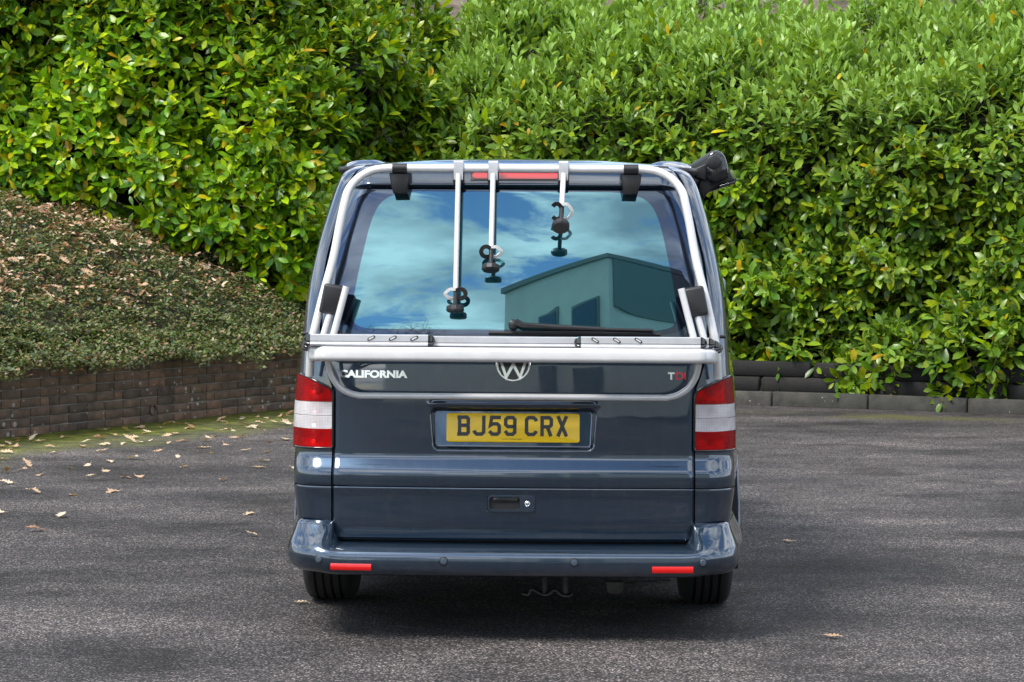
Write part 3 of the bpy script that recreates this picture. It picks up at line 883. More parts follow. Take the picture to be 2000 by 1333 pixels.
def dry_leaf_mesh(seed, tone):
    """lobed, curled dead leaf about 1 long"""
    r = random.Random(seed)
    n = 5
    left = []
    for i in range(n):
        t = (i + 0.5) / n
        w = (0.30 * math.sin(math.pi * min(1, t * 0.85 + 0.12))) * r.uniform(0.85, 1.2)
        left += [(t - 0.07, w * 0.45), (t + 0.03, w)]
    cur = r.uniform(0.15, 0.5); tw = r.uniform(-0.25, 0.25)
    def z(x, y): return cur * (y * y * 2.2 - 0.2 * (x - 0.5) ** 2) + tw * (x - 0.5) * y + 0.03 * math.sin(9 * x + seed)
    vs = [(0, 0)] + left + [(1.0, 0)] + [(x, -y * r.uniform(0.85, 1.1)) for (x, y) in reversed(left)]
    mid = [(0.12 + 0.19 * k, 0) for k in range(5)]
    V = [(x, y, z(x, y)) for (x, y) in vs]
    m0 = len(V); V += [(x, 0, z(x, 0) - 0.01) for (x, _) in mid]
    F = []
    nn = len(vs)
    def near(x): return m0 + min(4, max(0, int(round((x - 0.12) / 0.19))))
    for i in range(nn):
        j = (i + 1) % nn
        a, b = near(vs[i][0]), near(vs[j][0])
        F.append((i, j, b))
        if a != b: F.append((i, b, a))
    F += [tuple(f) for f in []]
    # petiole
    k = len(V); V += [(-0.28, 0.012, z(0, 0) + 0.04), (-0.28, -0.012, z(0, 0) + 0.04), (0.02, 0.012, z(0, 0)), (0.02, -0.012, z(0, 0))]
    F.append((k, k + 1, k + 3, k + 2))
    me = mesh(V, F, True, None)
    ca = me.color_attributes.new('tone', 'FLOAT_COLOR', 'POINT')
    for d in ca.data: d.color = (*tone, 1)
    me.materials.append(DRY_LEAF)
    return me
TAN = [(0.56, 0.42, 0.28), (0.45, 0.30, 0.19), (0.63, 0.52, 0.39), (0.32, 0.18, 0.10), (0.48, 0.33, 0.22), (0.28, 0.14, 0.09)]
DRY = [dry_leaf_mesh(s, TAN[s % 6]) for s in range(12)]
def fallen(x, y, z, size, rz, tilt, label, group, k=None, r=random):
    o = bpy.data.objects.new('fallen_leaf', DRY[r.randrange(12) if k is None else k]); col.objects.link(o)
    o.location = (x, y, z); o.scale = (size, size, size)
    o.rotation_euler = (r.gauss(0, tilt), r.gauss(0, tilt), rz)
    tag(o, label, 'leaf', group)
    return o

def litter():
    r = random.Random(77); nr = np.random.default_rng(5)
    # on the bank
    n = 12500
    a = nr.uniform(-2.9, 5.4, n); q = np.abs(nr.uniform(0.12, 1.0, n)) * 4.0
    dens = lumps(np.stack([a, q, 0 * a], 1), 8, 2.2, 0.7) + np.where(a < 3.0, 0.30, 0.20) + np.clip((q - .55) * .5, -.35, .12)
    ok = dens + nr.normal(0, .6, n) > 0.15
    a, q = a[ok], q[ok]
    X = WA[0] + a * WU[0] + q * WN[0]; Y = WA[1] + a * WU[1] + q * WN[1]
    XY0 = np.stack([X, Y, 0 * X], 1)
    Z = bank_z(X, Y) + 0.105 + lumps(XY0, 3, 6.0, 0.035) + lumps(XY0, 4, 17.0, 0.02) + nr.uniform(-.025, .02, len(X))
    size = nr.uniform(0.028, 0.066, len(X)) + 0.035 * (nr.random(len(X)) < .10)
    vis = FPX * X / (Y - CAM_Y) + 1004 > -5
    order = np.argsort(-size * vis)
    for i in order[:180]:
        fallen(X[i], Y[i], Z[i], size[i], r.uniform(0, 6.28), 0.45, 'curled dry brown leaf lying on the ground cover of the bank', 'dead leaves on the bank', None, r)
    rest = order[180:]
    allv, allf, allc = [], [], []
    tmp = [[np.array([v.co[:] for v in m.vertices]), [tuple(p.vertices) for p in m.polygons]] for m in DRY]
    off = 0
    for i in rest:
        k = r.randrange(12); V, F = tmp[k]
        M = np.array((Matrix.Rotation(r.uniform(0, 6.28), 3, 'Z') @ Matrix.Rotation(r.gauss(0, .45), 3, 'X') @ Matrix.Rotation(r.gauss(0, .45), 3, 'Y')))
        allv.append((V @ M.T) * size[i] + np.array([X[i], Y[i], Z[i]])); allf += [tuple(j + off for j in f) for f in F]; off += len(V)
        allc += [TAN[k % 6]] * len(V)
    me = mesh(np.concatenate(allv), allf, True, None)
    ca = me.color_attributes.new('tone', 'FLOAT_COLOR', 'POINT')
    ca.data.foreach_set('color', np.concatenate([np.array(allc), np.ones((len(allc), 1))], 1).astype(np.float32).ravel())
    o = link('leaf_litter', me, DRY_LEAF)
    tag(o, 'scattered small brown leaf litter over the bank', None, kind='stuff')
    # on the tarmac, below the brick wall: spots measured in the photograph
    spots = [(205, 877), (265, 869), (282, 870), (300, 866), (160, 872), (215, 907), (238, 938), (268, 935), (85, 933), (62, 919), (15, 929), (40, 925),
             (170, 938), (120, 1018), (28, 952), (82, 970), (140, 974), (235, 965), (12, 1010), (370, 917), (442, 942), (495, 918), (500, 1008), (92, 1043),
             (330, 873), (405, 858), (440, 872), (470, 886), (518, 889), (535, 867), (380, 842), (455, 845), (490, 838), (355, 833), (310, 842), (560, 862),
             (520, 846), (425, 828), (470, 820), (540, 830), (505, 1052), (345, 868), (230, 857), (290, 852), (190, 889), (120, 862), (60, 868), (255, 901),
             (178, 914), (545, 817), (385, 880), (415, 890), (450, 861), (275, 861), (98, 893), (530, 905), (572, 918), (480, 858), (20, 905), (350, 896),
             (500, 829), (445, 833), (555, 845), (395, 866), (320, 885), (140, 922), (205, 925), (110, 880), (565, 833), (335, 852)]
    for _ in range(45):           # more gathered against the foot of the wall
        px = r.uniform(5, 575); spots.append((px, 866 - px * .108 + abs(r.gauss(0, 16))))
    for (px, py) in spots:
        s = (py - 467) / CAM_Z; d = FPX / s
        fallen((px - 1004) / s, d + CAM_Y, 0.012, r.uniform(0.075, 0.12), r.uniform(0, 6.28), 0.2, 'dry tan leaf lying on the tarmac near the brick wall', 'dead leaves on the tarmac by the wall', r.choice([0, 0, 2, 2, 8, 6, 4, 10, 1, 3]), r)
    for (px, py, lab, k) in [(577, 1183, 'pale dry leaf lying on the tarmac beside the van rear tyre', 2), (1613, 1243, 'single curled brown leaf alone on the open tarmac in front', 1),
                             (1530, 1057, 'small pale leaf on the tarmac just right of the van bumper', 0), (1583, 792, 'orange dry leaf at the foot of the kerb near the van', 4),
                             (1752, 792, 'tan leaf at the kerb joint', 0), (1785, 794, 'pale leaf at the foot of the kerb beside the tan leaf', 2)]:
        s = (py - 467) / CAM_Z; d = FPX / s
        fallen((px - 1004) / s, d + CAM_Y, 0.012, 0.075 if px in (577, 1613) else 0.08, r.uniform(-0.4, 0.4), 0.1, lab, None, k, r)
litter()

# ------------------------------------------------------------------ the camper van
YAW = R(-1.5)
van = empty('camper_van', (0, 0, 0), YAW)
tag(van, 'slate blue camper van parked with its tailgate to the viewer and a yellow number plate', 'van')

f_W = pchip([(0.25, .85), (0.42, .856), (0.50, .864), (0.60, .875), (0.86, .870), (1.07, .855), (1.29, .840), (1.5, .807), (1.71, .757), (1.80, .728), (1.84, .704), (1.868, .665)])
f_Y0 = pchip([(0.25, .05), (0.384, .024), (0.45, .008), (0.56, .0), (0.60, -.007), (0.640, -.010), (0.664, -.005), (0.672, -.001), (0.69, .010), (0.712, .0215), (0.722, .0235),
              (0.80, .024), (0.95, .026), (1.08, .032), (1.19, .048), (1.30, .069), (1.5, .112), (1.7, .163), (1.765, .181), (1.80, .192), (1.83, .206), (1.85, .226), (1.862, .258), (1.868, .31)])
f_RC = pchip([(0.25, .12), (1.0, .115), (1.5, .13), (1.868, .16)])
f_YF = pchip([(0.25, 4.70), (0.55, 4.80), (0.85, 4.74), (1.0, 4.55), (1.10, 4.15), (1.20, 3.86), (1.5, 3.52), (1.75, 3.22), (1.84, 3.08), (1.868, 2.95)])
CROWN, RF = 0.05, 0.30
def flare(z): return 0.066 - 0.02 * smooth(0.9, 1.7, z)

def seglens(z):
    w, rc, y0, yf = f_W(z), f_RC(z), f_Y0(z), f_YF(z)
    s1 = w - rc; s2 = s1 + rc * math.pi / 2
    s3 = s2 + (yf - y0 - rc - RF); s4 = s3 + RF * math.pi / 2
    return s1, s2, s3, s4, s4 + (w + flare(z) - RF)

def plan(t, z):
    """right half of the body outline at height z; t runs from the rear centre round the corner, along the side, to the front centre"""
    t, z = np.broadcast_arrays(np.asarray(t, float), np.asarray(z, float))
    w, rc, y0 = f_W(z), f_RC(z), f_Y0(z)
    s1, s2, s3, s4, s5 = seglens(z); fl = flare(z); wf = w + fl
    p1 = np.clip((t - s1) / rc, 0, math.pi / 2); dy = np.clip(t - s2, 0, s3 - s2); p2 = np.clip((t - s3) / RF, 0, math.pi / 2)
    x = np.where(t <= s1, t, np.where(t <= s2, s1 + rc * np.sin(p1), w + fl * smooth(0, 0.85, dy)))
    x = np.where(t > s3, wf - RF + RF * np.cos(p2), x); x = np.where(t > s4, wf - RF - (t - s4), x)
    y = rc * (1 - np.cos(p1)) + dy + np.where(t > s3, RF * np.sin(p2), 0)
    y = y + y0 + CROWN * np.minimum(np.abs(x), w) ** 2 * (1 - smooth(s2, s3, t))
    return x, y

def S(t, z, sgn=1, off=0.0):
    t, z = np.broadcast_arrays(np.asarray(t, float), np.asarray(z, float))
    at_ = np.abs(t); sg = np.where(t < 0, -1.0, 1.0) * sgn
    def P(tt, zz_):
        a = np.abs(tt); s_ = np.where(tt < 0, -1.0, 1.0)
        x, y = plan(a, zz_); return np.stack([x * s_, y, np.broadcast_to(zz_, x.shape)], -1)
    e = 1e-3
    p = P(t, z)
    du = P(t + e, z) - P(t - e, z); dv = P(t, z + e) - P(t, z - e)
    n = unit(np.cross(du, dv))
    p = p + n * np.asarray(off)[..., None] if np.ndim(off) else p + n * off
    p[..., 0] *= sgn; n[..., 0] *= sgn
    return p, n

def x2t(x, z):
    w, rc = f_W(z), f_RC(z); s1 = w - rc
    k = np.clip((np.asarray(x) - s1) / rc, 0, 0.9999)
    return np.where(x <= s1, x, s1 + rc * np.arcsin(k))

def rear_y(x, z):
    return float(plan(x2t(abs(x), z), z)[1])

def patch(name, rows, mat, parent, off=0.0, ncol=12, thick=0.012, disp=None, sgn=1, skip=None, cols=None, lip=0.0025):
    """panel laid on the body surface. rows: [(z, t0, t1)]; its edge is turned in by thick"""
    zs = np.array([r[0] for r in rows]); T0 = np.array([r[1] for r in rows]); T1 = np.array([r[2] for r in rows])
    fr = np.linspace(0, 1, ncol) if cols is None else None
    T = T0[:, None] + (T1 - T0)[:, None] * fr[None, :] if cols is None else cols
    Z = np.repeat(zs[:, None], T.shape[1], 1)
    o = off if disp is None else off + disp(T, Z)
    p, n = S(T, Z, sgn, o)
    nr, nc = T.shape
    V = [tuple(v) for v in p.reshape(-1, 3)]
    F = grid_faces(nr, nc, skip)
    # turned-in edge
    loop = [(0, c) for c in range(nc)] + [(r_, nc - 1) for r_ in range(1, nr)] + [(nr - 1, c) for c in range(nc - 2, -1, -1)] + [(r_, 0) for r_ in range(nr - 2, 0, -1)]
    b1 = len(V); m = len(loop)
    V += [tuple(p[i] - n[i] * thick) for i in loop]
    for i in range(m):
        j = (i + 1) % m
        a, b = loop[i], loop[j]
        F.append((a[0] * nc + a[1], b1 + i, b1 + j, b[0] * nc + b[1]))
    if sgn < 0: F = [tuple(reversed(f)) for f in F]
    return build(name, V, F, mat, parent, sharp=42)

# --- side panels, over a black inner liner added to block light and darken the gaps
te_x = pchip([(0.384, .690), (0.40, .700), (0.42, .706), (0.46, .708), (0.75, .708), (0.97, .709), (1.03, .728), (1.10, .748), (1.19, .763), (1.30, .766), (1.46, .752),
              (1.6, .722), (1.72, .690), (1.80, .665), (1.84, .640), (1.858, .610)])
def te(z): return x2t(te_x(z), z)
tin = pchip([(0.744, .716), (0.752, .712), (0.95, .712), (0.968, .717), (0.982, .730), (0.992, .752), (1.024, .825), (1.030, .845)])
zb = np.concatenate([np.linspace(.28, .56, 12), np.linspace(.575, .76, 26)[0:], np.linspace(.766, 1.04, 40), np.linspace(1.05, 1.78, 34), np.linspace(1.79, 1.868, 14)])
zb = np.sort(np.unique(np.round(np.concatenate([zb[np.abs(zb - .597) > .005], [.5948, .5988]]), 4)))
WHEELS = [(1.02, .335), (4.02, .335)]
def side_cols(z_arr, t_start):
    rows = []
    for z, ts in zip(z_arr, t_start):
        s1, s2, s3, s4, s5 = [float(v) for v in seglens(z)]
        a = np.concatenate([np.linspace(ts, s2 + .04, 24), np.linspace(s2 + .04, s3, 92)[1:], np.linspace(s3, s4, 9)[1:], np.linspace(s4, s5, 9)[1:]])
        rows.append(a)
    return np.array(rows)
groove = lambda T, Z: -0.003 * np.exp(-((Z - 0.5968) / 0.0035) ** 2)
for sgn in (1, -1):
    ts = np.array([float(te(max(z, .384))) + .0055 for z in zb])
    cols_ = side_cols(zb, ts)
    cx, cy = plan(cols_, np.repeat(zb[:, None], cols_.shape[1], 1))
    def arch(r_, c_, rad=.385):
        yy, zz_ = cy[r_, c_], zb[r_]
        return cx[r_, c_] > .6 and any((yy - a) ** 2 + (zz_ - b) ** 2 < rad ** 2 for a, b in WHEELS)
    def in_lamp(r_, c_):
        zc_ = (zb[r_] + zb[min(r_ + 1, len(zb) - 1)]) / 2; t_ = (cols_[r_, c_] + cols_[r_, c_ + 1]) / 2
        if not .744 < zc_ < 1.028: return False
        return float(x2t(float(tin(zc_)), zc_)) - .004 < t_ < float(seglens(zc_)[1]) + .035
    q = patch('side_panel', [(z, 0, 1) for z in zb], PAINT, van, cols=cols_, sgn=sgn, skip=lambda r_, c_: arch(r_, c_) or in_lamp(r_, c_) or (abs(zb[r_] - .5948) < .0005 and c_ < 30), disp=groove, thick=0.02)
    tl = np.array([0.0 for z in zb])
    cols_l = side_cols(zb, tl)
    cx, cy = plan(cols_l, np.repeat(zb[:, None], cols_l.shape[1], 1))
    patch('inner_liner', [(z, 0, 1) for z in zb], BLACK_DULL, van, cols=cols_l, sgn=sgn, off=-0.048, skip=lambda r_, c_: arch(r_, c_, .40), thick=0.001)
    for (wy, wz) in WHEELS:
        xx = float(f_W(.5) + flare(.5)) - 0.006
        tube_obj('wheel_arch', [(sgn * xx, wy + .383 * math.cos(a), wz + .383 * math.sin(a)) for a in np.linspace(-.15, math.pi + .15, 30)], .011, PAINT, van, seg=8)
    for (wy, wz) in WHEELS:
        aa = np.linspace(-.35, math.pi + .35, 26)
        V = [(sgn * xx_, wy + .40 * math.cos(a), wz + .40 * math.sin(a)) for xx_ in (.58, .925) for a in aa]
        F = [(k, k + 1, 26 + k + 1, 26 + k) for k in range(25)]
        V.append((sgn * .58, wy, wz - .05)); F += [(k, k + 1, 52) for k in range(25)]
        build('wheel_well', V, F, BLACK_DULL, van)
    # dark side windows
    rows = [(z, float(seglens(z)[1]) + .30 + .10 * (z - 1.2), float(seglens(z)[1]) + 1.35) for z in np.linspace(1.235, 1.70, 12)]
    patch('side_window', rows, FRIT, van, off=.003, ncol=14, sgn=sgn, thick=.004)
    rows = [(z, float(seglens(z)[1]) + 1.42, float(seglens(z)[1]) + 2.45) for z in np.linspace(1.235, 1.70, 12)]
    patch('side_window', rows, FRIT, van, off=.003, ncol=14, sgn=sgn, thick=.004)
    rows = [(z, float(seglens(z)[3]) - .02, float(seglens(z)[4])) for z in np.linspace(1.24, 1.79, 14)]
    patch('windscreen', rows, FRIT, van, off=.003, ncol=10, sgn=sgn, thick=.004)
    # door mirror
    mb = MB()
    mxs = [(x, z) for (x, z) in rrect(.19, .20, .06, 5)]
    v, f = slab(mxs, 0, .12, .035, frame=lambda u, w_, d: (sgn * (.952 + u), 3.26 + .06 - d + .06, 1.285 + w_)); mb.add(v, f if sgn > 0 else [tuple(reversed(k)) for k in f])
    mir = mb.build('door_mirror', PAINT, van)
    v, f = tube([(sgn * .84, 3.36, 1.20), (sgn * .92, 3.32, 1.22)], [.035, .03], seg=10); build('mirror_arm', v, f, BLACK, mir)
    v, f = slab(rrect(.16, .17, .05, 5), 0, .004, 0, frame=lambda u, w_, d: (sgn * (.952 + u), 3.258 - d, 1.285 + w_)); build('mirror_glass', v, f, CHROME, mir)

# --- roof skin and pop-top
def roof():
    z0 = 1.868
    s = [float(v) for v in seglens(z0)]
    tt = np.concatenate([np.linspace(0, s[0], 12), np.linspace(s[0], s[1], 8)[1:], np.linspace(s[1], s[2], 30)[1:], np.linspace(s[2], s[3], 8)[1:], np.linspace(s[3], s[4], 8)[1:]])
    x, y = plan(tt, np.full_like(tt, z0))
    ring = list(zip(x, y)) + list(zip(-x[-2:0:-1], y[-2:0:-1]))
    n = len(ring); V, F = [], []
    L = [0, .02, .06, .14, .3, .5, .75, 1.0]
    for q in L:
        for (a, b) in ring:
            cyy = min(max(b, .9), 2.4)
            V.append((a * (1 - q), b + (cyy - b) * q, z0 + .042 * (1 - (1 - q) ** 2.2)))
    for j in range(len(L) - 1):
        for i in range(n):
            i2 = (i + 1) % n
            F.append((j * n + i, j * n + i2, (j + 1) * n + i2, (j + 1) * n + i))
    build('roof', V, F, PAINT, van)
    # pop-top: flat crown between two raised shoulders
    prof = pchip([(0, 1.898), (.30, 1.893), (.48, 1.882), (.53, 1.880), (.56, 1.887), (.60, 1.8965), (.655, 1.8955), (.69, 1.888), (.715, 1.874), (.722, 1.855)])
    xs = np.array([0, .1, .2, .3, .4, .48, .51, .53, .545, .56, .58, .60, .63, .655, .675, .69, .703, .715, .722])
    xs = np.concatenate([-xs[:0:-1], xs])
    ys = np.array([.335, .338, .345, .36, .39, .44, .6, 1.0, 1.5, 2.0, 2.4, 2.6, 2.7])
    V = []
    for k, yv in enumerate(ys):
        drop = (1 - smooth(.33, .47, yv)) * .042 + smooth(2.2, 2.7, yv) * .04
        for xv in xs:
            yy = yv + .22 * max(0, abs(xv) - .45) ** 1.0 * (1 if yv < .7 else 0) * (0.5 if yv > .45 else 1)
            V.append((xv, yy, float(prof(abs(xv))) - drop * (1.0 if yv < 1 else 1) + .018 * float(smooth(.5, 1.6, yv))))
    o = build('pop_top_roof', V, grid_faces(len(ys), len(xs)), PAINT, van)
    # black weather seal under the shoulders
    for sg in (-1, 1):
        tube_obj('roof_seal', spline([(sg * .50, .330, 1.853), (sg * .58, .338, 1.853), (sg * .66, .36, 1.851), (sg * .712, .42, 1.850), (sg * .732, .6, 1.850), (sg * .74, 1.4, 1.852), (sg * .74, 2.6, 1.85)], 4), .013, BLACK, van, seg=8)
roof()

# --- tailgate: one pressed panel with plate recess, spoiler lip and waist swage
def rbox_sd(x, z, cx, cz, hx, hz, r):
    dx, dz = np.abs(x - cx) - (hx - r), np.abs(z - cz) - (hz - r)
    return np.sqrt(np.maximum(dx, 0) ** 2 + np.maximum(dz, 0) ** 2) + np.minimum(np.maximum(dx, dz), 0) - r
def spoiler(T, Z): return 0.040 * smooth(1.766, 1.775, Z) * (1 - np.clip((Z - 1.775) / .085, 0, 1)) * (1 - smooth(.58, .66, np.abs(T)))
def gate_disp(T, Z):
    d = groove(T, Z)
    hx = 0.318 + (Z - 0.738) * 0.06
    sd = rbox_sd(T, Z, 0.0, 0.8235, hx, 0.0855, 0.028)
    side = (0.014 + 0.024 * np.clip((Z - .738) / .171, 0, 1)) * smooth(0.0, 0.018, -sd)
    d = d - side
    # shallow brow over the plate
    d = d + 0.006 * np.exp(-((Z - 0.921) / 0.010) ** 2) * (1 - smooth(.30, .345, np.abs(T)))
    # handle pocket
    sh = rbox_sd(T, Z, -.030, .536, .066, .032, .010)
    d = d - 0.034 * smooth(0.0, 0.010, -sh)
    # spoiler lip above the glass
    d = d + spoiler(T, Z)
    # rolled edges
    ed = te(np.clip(Z, .384, 1.858)) - np.abs(T)
    d = d - 0.006 * (1 - smooth(0, .010, ed)) - 0.008 * (1 - smooth(.384, .397, Z))
    return d
zg = np.concatenate([np.linspace(.384, .40, 6), np.arange(.405, .49, .01), np.arange(.492, .582, .004), np.array([.584, .588, .591, .593, .5948, .5988, .6005, .603, .607, .611]), np.arange(.614, .73, .004), np.arange(.732, .936, .003), np.arange(.94, 1.76, .012), np.arange(1.762, 1.785, .003), np.arange(1.79, 1.858, .006)])
base = np.concatenate([np.linspace(0, .29, 42), np.linspace(.292, .345, 24), np.linspace(.35, .68, 36)])
def gate_cols():
    out = []
    for z in zg:
        e = float(te(z)); b = base * min(1.0, (e - .012) / .685)
        half = np.concatenate([b, [e - .010, e - .007, e - .004, e - .002, e]])
        out.append(np.concatenate([-half[:0:-1], half]))
    return np.array(out)
gate = patch('tailgate', [(z, 0, 1) for z in zg], PAINT, van, cols=gate_cols(), disp=gate_disp, thick=.016, skip=lambda r_, c_: abs(zg[r_] - .5948) < .0005)

# --- rear window: printed black edge pane with the tinted area inside
ow = pchip([(1.192, .50), (1.198, .58), (1.21, .635), (1.235, .672), (1.29, .700), (1.36, .712), (1.50, .703), (1.62, .678), (1.69, .656), (1.72, .640), (1.742, .612), (1.754, .575), (1.760, .52)])
iw = pchip([(1.212, .56), (1.218, .60), (1.23, .625), (1.25, .636), (1.30, .637), (1.40, .624), (1.52, .600), (1.62, .577), (1.68, .555), (1.71, .535), (1.735, .500), (1.748, .455), (1.756, .38)])
def pane_rows(f, z0, z1, n):
    zs = z0 + (z1 - z0) * (0.5 - 0.5 * np.cos(np.linspace(0, math.pi, n)))
    return [(z, -float(x2t(f(z), z)), float(x2t(f(z), z))) for z in zs]
rw = patch('rear_window', pane_rows(ow, 1.192, 1.760, 46), FRIT, van, off=.004, ncol=60, thick=.006)
patch('tinted_glass', pane_rows(iw, 1.212, 1.756, 46), GLASS, rw, off=.0056, ncol=60, thick=.001)

# --- high-level brake lamp in the spoiler
def lamp_rows():
    out = []
    for z in np.linspace(1.797, 1.826, 9):
        k = (z - 1.8115) / .0145
        out.append((z, -.172 + .01 * k * k, .172 - .01 * k * k))
    return out
patch('brake_light', lamp_rows(), BRAKE_LENS, van, off=.005, disp=spoiler, ncol=30, thick=.006)
patch('brake_light_trim', [(z, -.178, .178) for z in np.linspace(1.792, 1.831, 9)], BLACK_GLOSS, van, off=.0025, disp=spoiler, ncol=30, thick=.006)

# --- tail lights
def tl_rows(z0, z1, n, pad=0.0):
    out = []
    for z in np.linspace(z0, z1, n):
        a = float(x2t(float(tin(z - 0)) - pad, z)); b = float(seglens(z)[1]) + .035 + pad
        out.append((z, a, b))
    return out
for sgn in (1, -1):
    def bowls(T, Z):
        zc = [.975, .898, .845, .782]; d = 0 * T
        for z_ in zc:
            tc_ = x2t(.79, z_); d = d - .022 * np.exp(-(((T - tc_) / .042) ** 2 + ((Z - z_) / .022) ** 2))
        return d
    hous = patch('tail_light', tl_rows(.741, 1.031, 60, .004), LAMP_SILVER, van, off=-.020, disp=bowls, ncol=40, thick=.004, sgn=sgn)
    hous['label'] = 'tail light with red and clear lenses' 
    rim = tl_rows(.743, 1.029, 40, .002)
    ring = [(t1, z) for z, t0, t1 in rim] + [(t0, z) for z, t0, t1 in reversed(rim)]
    # bottom and top edges in steps so the surround follows the corner
    lo_, hi_ = rim[0], rim[-1]
    ring = [(lo_[1] + (lo_[2] - lo_[1]) * k / 12, lo_[0]) for k in range(12)] + [(t1, z) for z, t0, t1 in rim] + [(t0, z) for z, t0, t1 in reversed(rim[1:])]
    P_, _n = S(np.array([a for a, b in ring]), np.array([b for a, b in ring]), sgn, .006)
    P_ = [Vector(q) for q in P_] + [Vector(P_[0])]
    tube_obj('lamp_surround', P_, .0048, BLACK_GLOSS, hous, seg=8, cap=False)
    # wall of the lamp well
    Pin, _ = S(np.array([a for a, b in ring]), np.array([b for a, b in ring]), sgn, -.026); m = len(ring)
    V = [tuple(q) for q in P_[:-1]] + [tuple(q) for q in Pin]
    build('lamp_well', V, [(k, (k + 1) % m, m + (k + 1) % m, m + k) for k in range(m)], BLACK_GLOSS, hous)
    for (z_, mt) in ((.975, RED_LENS), (.898, CLEAR_LENS), (.845, CLEAR_LENS), (.782, RED_LENS)):
        c_, n_ = S(np.array([float(x2t(.79, z_))]), np.array([z_]), sgn, -.022); c_ = Vector(c_[0]); n_ = Vector(n_[0])
        tube_obj('bulb', [c_ - n_ * .015, c_, c_ + n_ * .006, c_ + n_ * .012], [.009, .011, .010, .004], AMBER if z_ == .845 else LAMP_SILVER, hous, seg=12)
    patch('red_lens', tl_rows(.926, 1.026, 22), RED_LENS, hous, off=.0085, ncol=24, sgn=sgn, thick=.006)
    patch('clear_lens', tl_rows(.8725, .924, 8), CLEAR_LENS, hous, off=.0090, ncol=24, sgn=sgn, thick=.006)
    patch('clear_lens', tl_rows(.820, .8705, 8), CLEAR_LENS, hous, off=.0090, ncol=24, sgn=sgn, thick=.006)
    patch('red_lens', tl_rows(.746, .818, 10), RED_LENS, hous, off=.0085, ncol=24, sgn=sgn, thick=.006)

# --- bumper
def bumper():
    WBm, RB, YB, CR = .890, .19, -.125, .045
    lo = [(-.16, .262), (-.07, .258), (-.025, .264), (-.008, .276), (0, .295), (.003, .32), (.002, .338), (-.004, .352), (-.014, .362), (-.030, .368), (-.060, .3735), (-.085, .376), (-.110, .377), (-.16, .377)]
    hi = [(-.16, .268), (-.07, .264), (-.03, .272), (-.010, .288), (0, .310), (.005, .332), (.003, .350), (-.004, .364), (-.015, .376), (-.045, .396), (-.080, .422), (-.110, .445), (-.126, .456), (-.16, .462)]
    s1 = WBm - RB; s2 = s1 + RB * math.pi / 2; s3 = s2 + .50
    th = np.concatenate([np.linspace(0, .66, 24), np.linspace(.67, .79, 50), np.linspace(.80, s2, 14), np.linspace(s2, s3, 8)[1:]])
    tt = np.concatenate([-th[:0:-1], th])
    V = []
    for t in tt:
        a = abs(t); sg = -1 if t < 0 else 1
        ph = min(max((a - s1) / RB, 0), math.pi / 2); dy = max(0, a - s2)
        x = a if a <= s1 else s1 + RB * math.sin(ph)
        x += .045 * float(smooth(0, .5, dy))
        y = RB * (1 - math.cos(ph)) + dy + YB + CR * min(x, WBm) ** 2
        nx, ny = math.sin(ph), -math.cos(ph)
        for k in range(len(lo)):
            e0 = .756 - .56 * max(0, hi[k][1] - .372); wd = .028 + .075 * min(1, max(0, (.405 - hi[k][1]) / .04)); b = float(smooth(e0 - wd, e0 + .010 + .3 * (wd - .024), a))
            hk = hi[k][0] if (hi[k][0] >= 0 or k < 5) else hi[k][0] * (1 - .70 * math.sin(ph) ** 1.5)
            o = lo[k][0] * (1 - b) + hk * b; z = lo[k][1] * (1 - b) + hi[k][1] * b
            V.append((sg * (x + nx * o), y + ny * o, z))
    nr, nc = len(tt), len(lo)
    o = build('bumper', V, [tuple(reversed(f)) for f in grid_faces(nr, nc)], PAINT, van, sharp=60)
    def on(x, z, d=0.0):
        """point and outward direction on the bumper's rear face"""
        a = abs(x); sg = 1 if x >= 0 else -1
        ph = math.asin(min(1, max(0, (a - s1) / RB))) if a > s1 else 0
        y = RB * (1 - math.cos(ph)) + YB + CR * a * a
        nx, ny = math.sin(ph) * sg, -math.cos(ph)
        return Vector((x + nx * (d + .003), y + ny * (d + .003), z)), Vector((nx, ny, 0))
    for x in (-.748, -.262, .242, .738):
        p, n = on(x, .325, -.004)
        q = n.to_track_quat('Z', 'Y').to_matrix()
        vs, fs = [], []; m = 20
        prof = [(.0125, 0), (.0125, .005), (.011, .0068), (.0001, .0075)]
        for (rr, h) in prof: vs += [p + q @ Vector((rr * math.cos(6.2832 * k / m), rr * math.sin(6.2832 * k / m), h)) for k in range(m)]
        fs = [(j * m + k, j * m + (k + 1) % m, (j + 1) * m + (k + 1) % m, (j + 1) * m + k) for j in range(len(prof) - 1) for k in range(m)]
        se = build('parking_sensor', vs, fs, SENSOR, van)
        vs = []
        for (rr, h) in [(.0185, 0), (.0185, .004), (.0155, .0052), (.014, .0035)]: vs += [p + q @ Vector((rr * math.cos(6.2832 * k / m), rr * math.sin(6.2832 * k / m), h)) for k in range(m)]
        build('sensor_ring', vs, [(j * m + k, j * m + (k + 1) % m, (j + 1) * m + (k + 1) % m, (j + 1) * m + k) for j in range(3) for k in range(m)], BLACK, se)
    for sg in (-1, 1):
        V, F = [], []
        xs = np.linspace(.542, .700, 14); hz = .0125
        zc = .2985
        for k, x in enumerate(xs):
            for (dz, d) in ((-hz, -.004), (-hz, .005), (-hz + .002, .0065), (hz - .002, .0065), (hz, .005), (hz, -.004)):
                p, n = on(sg * x, zc + dz, d); V.append(p)
        F = grid_faces(14, 6) + [tuple(range(6)), tuple(reversed(range(13 * 6, 14 * 6)))]
        if sg > 0: F = [tuple(reversed(f)) for f in F]
        build('reflector', V, F, RED_REFLECT, van)
bumper()

